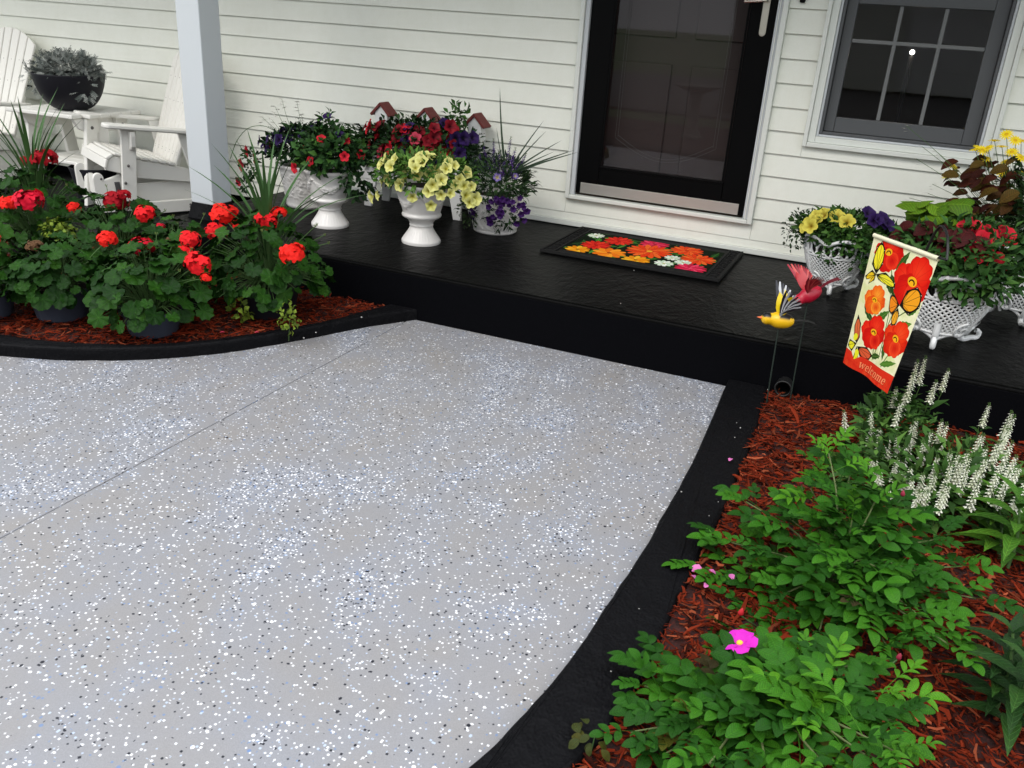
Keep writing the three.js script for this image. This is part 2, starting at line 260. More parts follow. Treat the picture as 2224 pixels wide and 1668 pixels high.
// ---------------------------------------------------------------- house
const house = thing('house', 'white clapboard house front with black storm door and grey framed window', 'house');
const TR = { x0: -1.708, x1: -0.650, y0: 0.380 }, WN = { x0: -0.470, x1: 0.383, y0: 0.806, y1: 2.05 };
{
  const EXP = 0.1137, rnd = mulberry(31);
  function board(x0, x1, y0, y1, full) {
    const h = y1 - y0, zo = (rnd() - 0.5) * 0.0012, slope = 0.0125 * (h / EXP), g = new THREE.BoxGeometry(x1 - x0, h, 0.02, 1, 1, 1), p = g.attributes.position;
    for (let i = 0; i < p.count; i++) { const top = p.getY(i) > 0, out = p.getZ(i) > 0; p.setXYZ(i, p.getX(i) + (x0 + x1) / 2, (top ? y1 : y0) , out ? WALL + zo + (top ? -slope : 0) : WALL - 0.03); }
    g.computeVertexNormals(); metreUV(g); const uv = g.attributes.uv, o = rnd() * 3; for (let i = 0; i < uv.count; i++) uv.setXY(i, uv.getX(i) * 0.6 + o, uv.getY(i) * 0.6 + o);
    part(house, 'siding_board', g, M.siding);
  }
  for (let k = -3; k < 19; k++) {
    const y0 = 0.411 + EXP * k, y1 = y0 + EXP - 0.0012, spans = [];
    const cut = (a, b) => spans.push([a, b]);
    const dh = y1 > TR.y0 + 0.01 && y0 < 2.45, wh = y1 > WN.y0 + 0.01 && y0 < WN.y1;
    const lx = -8.2;
    if (dh) { cut(lx, TR.x0 - 0.001); if (wh) { cut(TR.x1 + 0.001, WN.x0 - 0.001); cut(WN.x1 + 0.001, 4.2); } else cut(TR.x1 + 0.001, 4.2); } else if (wh) { cut(lx, WN.x0 - 0.001); cut(WN.x1 + 0.001, 4.2); } else cut(lx, 4.2);
    if (dh && y0 < TR.y0 - 0.01) board(TR.x0 + 0.0005, TR.x1 - 0.0005, y0, TR.y0 - 0.0005);
    if (wh && y0 < WN.y0 - 0.01) board(WN.x0 + 0.0005, WN.x1 - 0.0005, y0, WN.y0 - 0.0005);
    for (const [a, b] of spans) {
      if (y1 < PORCH + 0.012) { if (a < PORCH_L) board(a, PORCH_L - 0.001, y0, y1); continue; }
      if (y0 < PORCH) { board(a, PORCH_L - 0.001, y0, y1); board(PORCH_L, b, PORCH + 0.036, y1); continue; }
      board(a, b, y0, y1);
    }
  }
  // sheathing behind the boards, round the openings
  const sh = (x0, x1, y0, y1) => part(house, 'sheathing', plain(x0, x1, y0, y1, WALL - 0.14, WALL - 0.032), M.plywood);
  sh(-8.2, TR.x0 + 0.03, -0.05, 2.6); sh(TR.x0 + 0.031, TR.x1 - 0.031, 0, TR.y0 + 0.02); sh(TR.x1 - 0.03, WN.x0 + 0.03, 0, 2.6); sh(WN.x0 + 0.031, WN.x1 - 0.031, 0, WN.y0 + 0.02); sh(WN.x1 - 0.03, 4.2, 0, 2.6); sh(TR.x0 + 0.031, TR.x1 - 0.031, 2.40, 2.6); sh(WN.x0 + 0.031, WN.x1 - 0.031, WN.y1 - 0.02, 2.6);
  part(house, 'starter_strip', boxAt(PORCH_L, 4.2, PORCH + 0.004, PORCH + 0.035, WALL - 0.03, WALL + 0.012, 0.004), M.trim);
  part(house, 'foundation', plain(-8.2, PORCH_L, -0.05, 0.068, WALL - 0.13, WALL - 0.02), M.riser);
  part(house, 'porch_ceiling', plain(-8.2, 4.2, 2.60, 2.66, WALL - 0.14, -3.32), M.white);
  part(house, 'fascia', plain(-8.2, 4.2, 2.46, 2.80, -3.32, -3.28), M.white);
  part(house, 'roof', prism([[-3.1, 2.70], [-4.9, 3.5], [-4.9, 3.6], [-3.0, 2.76]], 12.4, 0).rotateY(-Math.PI / 2).translate(-2, 0, 0), std([0.05, 0.05, 0.055], 0.95));
}
{ // storm door
  const d = new THREE.Group(); d.name = 'storm_door'; house.add(d);
  const { x0, x1, y0 } = TR, top = 2.38, z = WALL;
  const tr = (a, b, c, e, z0, z1, m, n) => part(d, n, boxAt(a, b, c, e, z0, z1, 0.004), m);
  tr(x0, x0 + 0.026, y0, top, z - 0.03, z + 0.026, M.trim, 'casing'); tr(x1 - 0.026, x1, y0, top, z - 0.03, z + 0.026, M.trim, 'casing'); tr(x0 + 0.0265, x1 - 0.0265, y0, y0 + 0.022, z - 0.03, z + 0.028, M.trim, 'sill');
  tr(x0 + 0.0265, x0 + 0.052, y0 + 0.0225, top, z - 0.03, z + 0.012, M.jamb, 'jamb'); tr(x1 - 0.052, x1 - 0.0265, y0 + 0.0225, top, z - 0.03, z + 0.012, M.jamb, 'jamb');
  tr(x1 - 0.042, x1 - 0.036, y0 + 0.023, top, z + 0.0125, z + 0.018, M.trim, 'jamb_bead');
  const a = x0 + 0.0535, b = x1 - 0.0535, c = y0 + 0.032, zo = z - 0.004, zi = z - 0.034, st = 0.128;
  tr(a, a + st, c, top, zi, zo, M.doorBlack, 'stile'); tr(b - st, b, c, top, zi, zo, M.doorBlack, 'stile'); tr(a + st + 0.0005, b - st - 0.0005, c, c + 0.165, zi, zo, M.doorBlack, 'bottom_rail'); tr(a + st + 0.0005, b - st - 0.0005, top - 0.15, top, zi, zo, M.doorBlack, 'top_rail');
  tr(a + st, a + st + 0.012, c + 0.165, top - 0.15, zo, zo + 0.006, M.doorBlack, 'glazing_bead'); tr(b - st - 0.012, b - st, c + 0.165, top - 0.15, zo, zo + 0.006, M.doorBlack, 'glazing_bead'); tr(a + st, b - st, c + 0.153, c + 0.165, zo, zo + 0.006, M.doorBlack, 'glazing_bead');
  tr(a + 0.028, b - 0.03, c + 0.004, c + 0.062, zo, zo + 0.003, M.kick, 'kick_plate');
  part(d, 'glass_pane', new THREE.PlaneGeometry(b - a - 2 * st, top - 0.15 - c - 0.165).translate((a + b) / 2, (top - 0.15 + c + 0.165) / 2, z - 0.02), M.pane);
  const gx0 = a + st, gx1 = b - st, gy = c + 0.165, arc = [], arc2 = [];
  for (let i = 0; i <= 12; i++) { const t = i / 12; arc.push(V(gx0 + 0.07 + (gx1 - gx0 - 0.14) * t, gy + 0.16 - 0.1 * Math.sin(Math.PI * t), z - 0.0185)); arc2.push(V(gx0 + 0.085 + (gx1 - gx0 - 0.17) * t, gy + 0.175 - 0.1 * Math.sin(Math.PI * t), z - 0.0185)); }
  for (const l of [arc, arc2]) part(d, 'etched_line', tube(l, 0.0009, 0.0009, 20, 5), M.etch);
  for (const x of [gx0 + 0.07, gx0 + 0.085, gx1 - 0.07, gx1 - 0.085]) part(d, 'etched_line', tube([V(x, gy + 0.165, z - 0.0185), V(x, top - 0.3, z - 0.0185)], 0.0008, 0.0008, 1, 5), M.etch);
  // handle with rounded back plate
  const hp = onZ(1667, 30, WALL); const hx = b - st * 0.42, pl = []; for (let i = 0; i <= 8; i++) { const q = Math.PI + i / 8 * Math.PI; pl.push([Math.cos(q) * 0.017, Math.sin(q) * 0.017]); } pl.push([0.017, 0.19], [-0.017, 0.19]);
  const h = part(d, 'handle_plate', prism(pl, 0.006, 0.002).translate(hx, 1.315, zo + 0.004), M.steel);
  part(h, 'lever', tube([V(hx, 1.46, zo + 0.008), V(hx, 1.46, zo + 0.045), V(hx - 0.04, 1.455, zo + 0.05), V(hx - 0.10, 1.45, zo + 0.05)], 0.008, 0.006, 10, 8), M.steel);
  part(h, 'screw', new THREE.CylinderGeometry(0.005, 0.005, 0.003, 10).rotateX(Math.PI / 2).translate(hx, 1.355, zo + 0.0085), M.steel);
  const inn = new THREE.Group(); inn.name = 'entrance_door'; house.add(inn);
  part(inn, 'door_leaf', plain(x0 + 0.03, x1 - 0.03, y0 + 0.02, 2.39, z - 0.20, z - 0.145), M.innerDoor);
  for (const [u0, u1, w0, w1] of [[0.14, 0.47, 0.12, 0.75], [0.57, 0.9, 0.12, 0.75], [0.14, 0.47, 0.88, 1.85], [0.57, 0.9, 0.88, 1.85]]) part(inn, 'door_panel', boxAt(x0 + u0 * 1.04, x0 + u1 * 1.04, y0 + w0, y0 + w1, z - 0.146, z - 0.132, 0.008), M.innerDoor);
}
{ // window
  const w = new THREE.Group(); w.name = 'window'; house.add(w);
  const { x0, x1, y0, y1 } = WN, z = WALL, tr = (n, m, a, b, c, e, z0, z1, r = 0.003) => part(w, n, boxAt(a, b, c, e, z0, z1, r), m);
  const ring = (n, m, a, b, c, e, t, tb, z0, z1) => { tr(n, m, a, a + t, c, e, z0, z1); tr(n, m, b - t, b, c, e, z0, z1); tr(n, m, a + t + 0.0005, b - t - 0.0005, c, c + tb, z0, z1); tr(n, m, a + t + 0.0005, b - t - 0.0005, e - tb, e, z0, z1); };
  ring('casing', M.trim, x0, x1, y0, y1, 0.020, 0.022, z - 0.03, z + 0.026);
  ring('frame', M.trim, x0 + 0.0205, x1 - 0.0205, y0 + 0.0225, y1 - 0.0225, 0.034, 0.030, z - 0.05, z + 0.010);
  ring('frame_bead', M.jamb, x0 + 0.055, x1 - 0.055, y0 + 0.053, y1 - 0.053, 0.012, 0.010, z - 0.06, z + 0.0);
  const a = x0 + 0.0675, b = x1 - 0.0675, c = y0 + 0.0635, e = y1 - 0.064, gs = c + 0.085;
  ring('screen_frame', M.greySash, a, b, c, e, 0.014, 0.014, z - 0.04, z - 0.006);
  tr('sash', M.greySash, a + 0.0145, a + 0.062, c + 0.0145, e - 0.0145, z - 0.075, z - 0.042); tr('sash', M.greySash, b - 0.075, b - 0.0145, c + 0.0145, e - 0.0145, z - 0.075, z - 0.042); tr('sash', M.greySash, a + 0.0625, b - 0.0755, c + 0.0145, gs, z - 0.075, z - 0.040);
  tr('meeting_rail', M.greySash, a + 0.0625, b - 0.0755, 1.47, 1.52, z - 0.075, z - 0.042);
  const g0 = a + 0.062, g1 = b - 0.075;
  for (let i = 1; i < 3; i++) tr('muntin', M.muntin, g0 + (g1 - g0) * i / 3 - 0.009, g0 + (g1 - g0) * i / 3 + 0.009, gs, 1.47, z - 0.064, z - 0.052);
  const my = onZ(1950, 95, WALL - 0.05).y; tr('muntin', M.muntin, g0, g1, my - 0.009, my + 0.009, z - 0.066, z - 0.0525);
  part(w, 'glass_pane', new THREE.PlaneGeometry(g1 - g0, e - gs).translate((g0 + g1) / 2, (e + gs) / 2, z - 0.069), M.pane);
  // dim room behind with one lit ceiling lamp seen through the glass
  const R = [x0 - 0.9, x1 + 2.6, 0.2, 2.5, z - 4.6, z - 0.15], room = new THREE.Group(); room.name = 'room'; house.add(room);
  part(room, 'room_wall', plain(R[0], R[1], R[2], R[3], R[4] - 0.05, R[4]), M.roomWall); part(room, 'room_wall', plain(R[0] - 0.05, R[0], R[2], R[3], R[4], R[5]), M.roomWall); part(room, 'room_wall', plain(R[1], R[1] + 0.05, R[2], R[3], R[4], R[5]), M.roomWall);
  part(room, 'room_floor', plain(R[0], R[1], R[2] - 0.05, R[2], R[4], R[5]), M.roomWall); part(room, 'room_ceiling', plain(R[0], R[1], R[3], R[3] + 0.05, R[4], R[5]), M.roomWall);
}
{ // small lit bulb on a table lamp inside the room
  const p = onZ(1983, 106, WALL - 0.9), l = thing('table_lamp', 'small lit lamp glowing in the dark room behind the window', 'lamp', V(p.x, 0.2, p.z));
  part(l, 'lamp_base', lathe([[0, 0], [0.09, 0], [0.085, 0.015], [0.012, 0.03], [0.012, p.y - 0.24], [0, p.y - 0.235]], 20), M.dark);
  part(l, 'bulb', new THREE.SphereGeometry(0.013, 12, 8).translate(0, p.y - 0.218, 0), std([1, 1, 1], 0.5, { emissive: new THREE.Color(1, 0.95, 0.85), emissiveIntensity: 6 }));
  const pl = new THREE.PointLight(0xffeeda, 0.015, 0, 2); pl.position.set(0, p.y - 0.218, 0.02); pl.castShadow = true; pl.name = 'lamp_light'; l.add(pl);
}
{ // outlet cover and door bell on the siding
  const p = onZ(76, 194, WALL); const o = thing('outlet_cover', 'small white weatherproof outlet cover on the siding behind the chairs', 'outlet', V(p.x, p.y, WALL));
  part(o, 'cover_box', box(0.12, 0.13, 0.05, 0.008).translate(0, 0, 0.022), M.trim); part(o, 'vent_slot', box(0.05, 0.014, 0.004, 0.002).translate(0.01, 0.025, 0.048), M.doorBlack);
  const q = onZ(1744, 0, WALL); const b = thing('doorbell', 'small black doorbell bar on the siding between door and window', 'doorbell', V(q.x, q.y, WALL));
  part(b, 'housing', box(0.026, 0.11, 0.024, 0.008).translate(0, 0.042, 0.008), M.doorBlack); part(b, 'button', new THREE.CylinderGeometry(0.007, 0.007, 0.006, 12).rotateX(Math.PI / 2).translate(0, 0.03, 0.021), M.steel);
}
{ // post on its black foot
  const p = thing('porch_post', 'white square porch post standing on a black foot block', 'post', V(-3.337, PORCH, -3.633));
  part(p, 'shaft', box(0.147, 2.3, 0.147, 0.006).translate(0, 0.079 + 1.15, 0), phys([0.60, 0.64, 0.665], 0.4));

  const g = new THREE.CylinderGeometry(0.100, 0.128, 0.08, 4, 1).rotateY(Math.PI / 4).translate(0, 0.04, 0); part(p, 'foot_block', metreUV(g.toNonIndexed()), M.kerb);
}

// ---------------------------------------------------------------- glider chairs, side table
M.poly = phys([0.80, 0.79, 0.74], 0.45, { specularIntensity: 0.5, bumpMap: grainBump, bumpScale: 0.0003 });
M.bolt = phys([0.12, 0.115, 0.11], 0.35, { metalness: 0.8 });
M.bracket = phys([0.10, 0.10, 0.105], 0.5, { metalness: 0.5 });
const boltGeo = new THREE.SphereGeometry(0.011, 10, 6, 0, 6.2832, 0, Math.PI / 2).rotateZ(-Math.PI / 2);
function gliderChair(label, pos, turn) {
  const c = thing('glider_chair', label, 'chair', pos, turn, 'white glider chairs on the porch'); c.scale.set(0.91, 0.89, 0.757);
  const side = (pts, x, t, name) => part(c, name, prism(pts, t, 0.004).rotateY(-Math.PI / 2).translate(x, 0, 0), M.poly); // outline given as (z, y)
  [[0.318, 0.372, 1.25], [0.288, 0.418, 0.45]].forEach(([z, y, a]) => part(c, 'seat_slat', box(0.585, 0.022, 0.062, 0.007), M.poly, V(0, y, z), [a, 0, 0]));
  for (let i = 0; i < 7; i++) part(c, 'seat_slat', box(0.585, 0.022, 0.052, 0.008), M.poly, V(0, 0.432 - 0.0135 * i, 0.222 - 0.07 * i), [-0.19, 0, 0]);
  for (const s of [-1, 1]) {
    side([[0.325, 0.33], [0.31, 0.405], [0.22, 0.416], [-0.30, 0.318], [-0.46, 0.27], [-0.46, 0.2], [0.08, 0.262], [0.14, 0.30], [0.21, 0.30]], s * 0.262, 0.03, 'seat_rail');
    // arm, tilted up to the front
    const o = []; for (let k = 0; k <= 6; k++) { const q = Math.PI * k / 6; o.push([0.062 * Math.cos(q), 0.30 + 0.035 * Math.sin(q)]); } o.push([-0.052, -0.30], [-0.02, -0.375], [0.02, -0.375], [0.05, -0.30]);
    part(c, 'arm', prism(o, 0.03, 0.008).rotateX(Math.PI / 2), M.poly, V(s * 0.345, 0.606, 0), [-0.085, 0, 0]);
    side([[0.075, 0.60], [0.19, 0.608], [0.235, 0.10], [0.125, 0.10]], s * 0.317, 0.03, 'front_leg');
    part(c, 'arm_bracket', prism([[0, 0], [0.062, 0], [0.062, -0.03], [0.05, -0.10], [0.025, -0.125], [0, -0.125]], 0.04, 0.006).rotateY(s > 0 ? 0 : Math.PI).translate(s * 0.334, 0.592, 0.125), M.poly);
    side([[-0.36, 0.565], [-0.25, 0.575], [-0.40, 0.06], [-0.45, 0.06]], s * 0.317, 0.03, 'rear_leg');
    const hz = []; for (let k = 0; k <= 8; k++) { const q = Math.PI * (1.0 - k / 8 * 1.1) + 0.2; hz.push([0.375 + 0.042 * Math.cos(q), 0.262 + 0.042 * Math.sin(q)]); }
    side([...hz.map(([z, y]) => [z, y]).reverse(), [0.21, 0.285], [0.15, 0.215], [-0.45, 0.225], [-0.45, 0.03], [0.36, 0.03], [0.41, 0.10]].reverse(), s * 0.225, 0.032, 'base_side');
    part(c, 'base_foot', boxAt(s * 0.30 - 0.018, s * 0.30 + 0.018, 0.014, 0.10, -0.34, 0.12, 0.005), M.poly);
    part(c, 'glide_bracket', prism([[-0.02, 0.24], [0.02, 0.24], [0.0, 0.04], [-0.04, 0.04]], 0.008, 0.002).rotateY(-Math.PI / 2).translate(s * 0.25, 0, 0.24), M.bracket);
    for (const [z, y] of [[0.165, 0.36], [0.20, 0.245], [-0.385, 0.36], [-0.375, 0.24]]) { const b = part(c, 'bolt', boltGeo, M.bolt, V(s * 0.3335, y, z)); if (s < 0) b.rotation.y = Math.PI; }
    for (const [z, y] of [[0.355, 0.265], [0.08, 0.062], [-0.31, 0.062], [-0.31, 0.045]]) { const b = part(c, 'bolt', boltGeo, M.bolt, V(s * (z > 0.3 ? 0.242 : 0.319), y, z)); b.scale.setScalar(0.8); if (s < 0) b.rotation.y = Math.PI; }
  }
  part(c, 'front_rail', boxAt(-0.208, 0.208, 0.10, 0.235, 0.30, 0.33), M.poly); part(c, 'rear_rail', boxAt(-0.208, 0.208, 0.05, 0.22, -0.44, -0.41), M.poly);
  const back = new THREE.Group(); back.name = 'backrest'; back.position.set(0, 0.30, -0.235); back.rotation.x = -0.40; c.add(back);
  const H = (x) => 0.90 - 1.15 * x * x;
  for (let i = -3; i <= 3; i++) {
    const xb = i * 0.072, xt = i * 0.094, wb = 0.062, wt = 0.084;
    const o = [[xb - wb / 2, 0], [xb + wb / 2, 0], [xt + wt / 2, H(xt + wt / 2)], [xt + wt / 4, H(xt + wt / 4)], [xt, H(xt)], [xt - wt / 4, H(xt - wt / 4)], [xt - wt / 2, H(xt - wt / 2)]];
    const sl = part(back, 'back_slat', prism(o, 0.022, 0.005), M.poly);
    for (const t of [0.12, 0.14, 0.55, 0.75]) part(back, 'screw', new THREE.SphereGeometry(0.0036, 6, 4).translate(xb + (xt - xb) * t / 0.9, t * 0.86, 0.010), M.bolt);
  }
  part(back, 'back_brace', boxAt(-0.27, 0.27, 0.30, 0.37, -0.036, -0.0115), M.poly); part(back, 'back_brace', boxAt(-0.23, 0.23, 0.04, 0.11, -0.036, -0.0115), M.poly);
  return c;
}
const CH = V(-4.49, 0.012, -4.22), TURN = -0.48;
gliderChair('white slatted glider chair directly behind the porch post', CH, TURN);
gliderChair('white slatted glider chair on the far side of the side table from the post', V(-6.02, 0.012, -4.2), -0.04);
{
  const t = thing('side_table', 'white slatted side table between the two glider chairs', 'table', V(-5.02, 0.012, -4.27), 0.05);
  const ys = 0.565, oct = [[-0.30, 0.27], [0.20, 0.27], [0.30, 0.19], [0.30, -0.26], [-0.24, -0.27]];
  for (let i = 0; i < 6; i++) { const z0 = 0.262 - i * 0.088, x1 = i === 0 ? 0.24 : 0.30; part(t, 'top_slat', boxAt(-0.31 + i * 0.008, x1, ys - 0.026, ys, z0 - 0.084, z0, 0.007), M.poly); }
  for (let i = 0; i < 4; i++) part(t, 'shelf_slat', boxAt(-0.22, 0.22, 0.235, 0.257, 0.18 - i * 0.09 - 0.085, 0.18 - i * 0.09, 0.006), M.poly);
  for (const x of [-1, 1]) {
    part(t, 'apron', prism([[-0.24, ys - 0.028], [0.24, ys - 0.028], [0.20, ys - 0.09], [0.12, ys - 0.125], [-0.12, ys - 0.125], [-0.20, ys - 0.09]], 0.026).rotateY(-Math.PI / 2).translate(x * 0.215, 0, 0), M.poly);
    for (const z of [-1, 1]) part(t, 'leg', prism([[z * 0.12 - 0.045, ys - 0.03], [z * 0.12 + 0.045, ys - 0.03], [z * 0.20 + 0.045, 0], [z * 0.20 - 0.045, 0]], 0.028).rotateY(-Math.PI / 2).translate(x * 0.245, 0, 0), M.poly);
    for (const z of [-0.13, 0.13]) part(t, 'bolt', boltGeo, M.bolt, V(x * 0.2595, 0.48, z)).rotation.y = x > 0 ? 0 : Math.PI;
  }
}
// ---------------------------------------------------------------- pots
let bowl;
M.potDark = phys([0.010, 0.010, 0.014], 0.55, { specularIntensity: 0.4 });
M.potBlue = phys([0.045, 0.053, 0.075], 0.5, { specularIntensity: 0.4 });
M.soil = std([0.02, 0.013, 0.009], 1);
M.ceramic = phys([0.74, 0.72, 0.69], 0.35, { specularIntensity: 0.6, clearcoat: 0.3, clearcoatRoughness: 0.3 });
M.iron = phys([0.80, 0.81, 0.80], 0.42, { specularIntensity: 0.5 });
function resample(pts, n) { const c = new THREE.CatmullRomCurve3(pts.map(([r, y]) => V(r, y, 0)), false, 'centripetal', 0.5); return c.getSpacedPoints(n).map((p) => [p.x, p.y]); }
function relief(g, fn) { const p = g.attributes.position, n = g.attributes.normal; for (let i = 0; i < p.count; i++) { const a = Math.atan2(p.getX(i), p.getZ(i)), d = fn(a, p.getY(i)); p.setXYZ(i, p.getX(i) + n.getX(i) * d, p.getY(i) + n.getY(i) * d, p.getZ(i) + n.getZ(i) * d); } g.computeVertexNormals(); return g; }
const URN = [[0.099, 0], [0.100, 0.014], [0.092, 0.026], [0.074, 0.052], [0.061, 0.074], [0.058, 0.086], [0.062, 0.092], [0.060, 0.100], [0.072, 0.120], [0.092, 0.132], [0.099, 0.138], [0.101, 0.146], [0.097, 0.153], [0.0955, 0.158], [0.100, 0.175], [0.110, 0.21], [0.121, 0.25], [0.131, 0.275], [0.138, 0.286], [0.139, 0.297], [0.132, 0.302], [0.125, 0.296], [0.118, 0.27]];
const urnGeo = relief(lathe(resample(URN, 110), 128), (a, y) => {
  let d = 0; const ph = ((a + 9.42 + 0.5) % 1.5708) / 1.5708; // four swags
  if (y > 0.16) { const cy = 0.262 - 0.062 * Math.sin(Math.PI * ph), w = 0.010 + 0.014 * Math.sin(Math.PI * ph), k = Math.max(0, 1 - Math.abs(y - cy) / w); d += Math.min(1, k * 1.6) * (0.005 + 0.005 * noise2(a * 20, y * 220)); }
  if (y < 0.085 && y > 0.02) d += 0.0007 * Math.cos(a * 36);
  return d;
});
const soilDisc = (r, y) => new THREE.CircleGeometry(r, 24).rotateX(-Math.PI / 2).translate(0, y, 0);
function whitePot(name, label, pos, geo, soilR, soilY, turn = 0) { const p = thing(name, label, 'planter', pos); part(p, 'pot', geo, M.ceramic).rotation.y = turn; part(p, 'soil', soilDisc(soilR, soilY), M.soil); return p; }
const U1 = V(-2.735, PORCH, -3.86), U2 = V(-2.165, PORCH, -3.845);
const urn1 = whitePot('pedestal_urn', 'white pedestal urn of dark leafy petunias near the porch post', U1, urnGeo, 0.12, 0.28, 0.3);
const urn2 = whitePot('pedestal_urn', 'white pedestal urn overflowing with pale yellow petunias', U2, urnGeo, 0.12, 0.28, 0.9);
const P1 = V(-3.12, PORCH, -4.19);
const tub = whitePot('round_tub', 'round white embossed tub of purple and red petunias behind the urn', P1, relief(lathe(resample([[0.118, 0], [0.125, 0.01], [0.124, 0.03], [0.132, 0.08], [0.145, 0.16], [0.158, 0.215], [0.165, 0.23], [0.163, 0.24], [0.152, 0.24], [0.145, 0.2]], 70), 110), (a, y) => (y > 0.05 && y < 0.20 ? Math.max(0, noise2(a * 6, y * 34)) * 0.007 : 0)), 0.145, 0.215);
const P5 = V(-1.965, PORCH, -4.315);
const weavePot = whitePot('basketweave_pot', 'white basketweave pot of purple flowers beside the front door', P5, relief(lathe(resample([[0.112, 0], [0.120, 0.008], [0.120, 0.02], [0.124, 0.03], [0.131, 0.1], [0.138, 0.18], [0.143, 0.2], [0.141, 0.212], [0.130, 0.21], [0.125, 0.18]], 90), 120), (a, y) => (y > 0.028 && y < 0.15 ? 0.0022 * Math.cos(a * 18) * Math.cos(y * 130) : 0)), 0.125, 0.19);
{ const b = thing('bowl_planter', 'black bowl planter of silvery dusty miller on the side table', 'planter', V(-4.98, 0.578, -4.22)); const pts = [[0.07, 0], [0.09, 0.004]]; for (let i = 1; i <= 10; i++) { const q = i / 10 * 1.35; pts.push([0.07 + 0.145 * Math.sin(q), 0.004 + 0.176 * (1 - Math.cos(q)) * 1.55]); } pts.push([0.213, 0.225], [0.20, 0.222], [0.19, 0.18]);
  part(b, 'bowl', lathe(pts.map(([r, y]) => [r * 1.02, y]), 48), M.potDark); part(b, 'soil', soilDisc(0.195, 0.20), M.soil); bowl = b; }
{ const b = thing('bucket', 'black bucket standing under the white side table', 'bucket', V(-4.83, 0.012, -4.2)); part(b, 'body', lathe([[0, 0.002], [0.11, 0], [0.12, 0.02], [0.15, 0.2], [0.158, 0.22], [0.15, 0.225], [0.14, 0.2]], 40), M.potDark); part(b, 'handle', new THREE.TorusGeometry(0.155, 0.004, 6, 24, Math.PI).rotateX(-1.2).translate(0, 0.21, 0), M.bolt); }
// ---------------------------------------------------------------- bird house planter box
M.barn = phys([0.13, 0.018, 0.016], 0.7); M.chalk = phys([0.70, 0.71, 0.70], 0.6);
const bx = thing('birdhouse_planter', 'white planter box on legs with three red roofed birdhouses and red petunias', 'planter', V(-2.55, PORCH, -4.51));
{
  const w = 0.37, d = 0.11, y0 = 0.16, y1 = 0.30;
  part(bx, 'front_board', boxAt(-w, w, y0, y1, d - 0.018, d), M.chalk); part(bx, 'back_board', boxAt(-w, w, y0, y1, -d, -d + 0.018), M.chalk);
  for (const s of [-1, 1]) part(bx, 'end_board', boxAt(s * w - (s > 0 ? 0.0185 : -0.0005), s * w + (s > 0 ? -0.0005 : 0.0185), y0 + 0.001, y1 - 0.001, -d + 0.0185, d - 0.0185), M.chalk);
  part(bx, 'soil', boxAt(-w + 0.02, w - 0.02, y1 - 0.05, y1 - 0.03, -d + 0.019, d - 0.019), M.soil);
  for (const s of [-1, 1]) for (const t of [-1, 1]) part(bx, 'leg', prism([[s * 0.30 - 0.024, 0], [s * 0.30 + 0.024, 0], [s * 0.30 + (s > 0 ? 0.024 : 0.06), y0 - 0.001], [s * 0.30 - (s > 0 ? 0.06 : 0.024), y0 - 0.001]], 0.02).translate(0, 0, t * (d - 0.012)), M.chalk);
  for (const px of [[834, 224], [930, 236], [1037, 248]]) {
    const q = onZ(px[0], px[1], -4.61), h = new THREE.Group(); h.name = 'birdhouse'; h.position.set(q.x - bx.position.x, q.y - PORCH, -0.10); bx.add(h);
    part(h, 'house_body', prism([[-0.042, -0.30], [0.042, -0.30], [0.042, -0.052], [0, -0.012], [-0.042, -0.052]], 0.07, 0.003), M.chalk);
    for (const s of [-1, 1]) part(h, 'roof_panel', box(0.098, 0.015, 0.095, 0.003).translate(s > 0 ? 0.045 : -0.045, 0, 0), M.barn, V(0, 0, 0), [0, 0, s > 0 ? -0.80 : 0.80]);
    part(h, 'entrance_hole', new THREE.CylinderGeometry(0.011, 0.011, 0.003, 16).rotateX(Math.PI / 2).translate(0, -0.085, 0.0355), M.dark); part(h, 'perch', new THREE.CylinderGeometry(0.003, 0.003, 0.03, 8).rotateX(Math.PI / 2).translate(0, -0.115, 0.045), M.dark);
  }
  for (const x of [-0.21, 0.12]) part(bx, 'picket', prism([[x - 0.035, y1 - 0.06], [x + 0.035, y1 - 0.06], [x + 0.035, 0.44], [x, 0.48], [x - 0.035, 0.44]], 0.016).translate(0, 0, -d - 0.01), M.chalk);
}
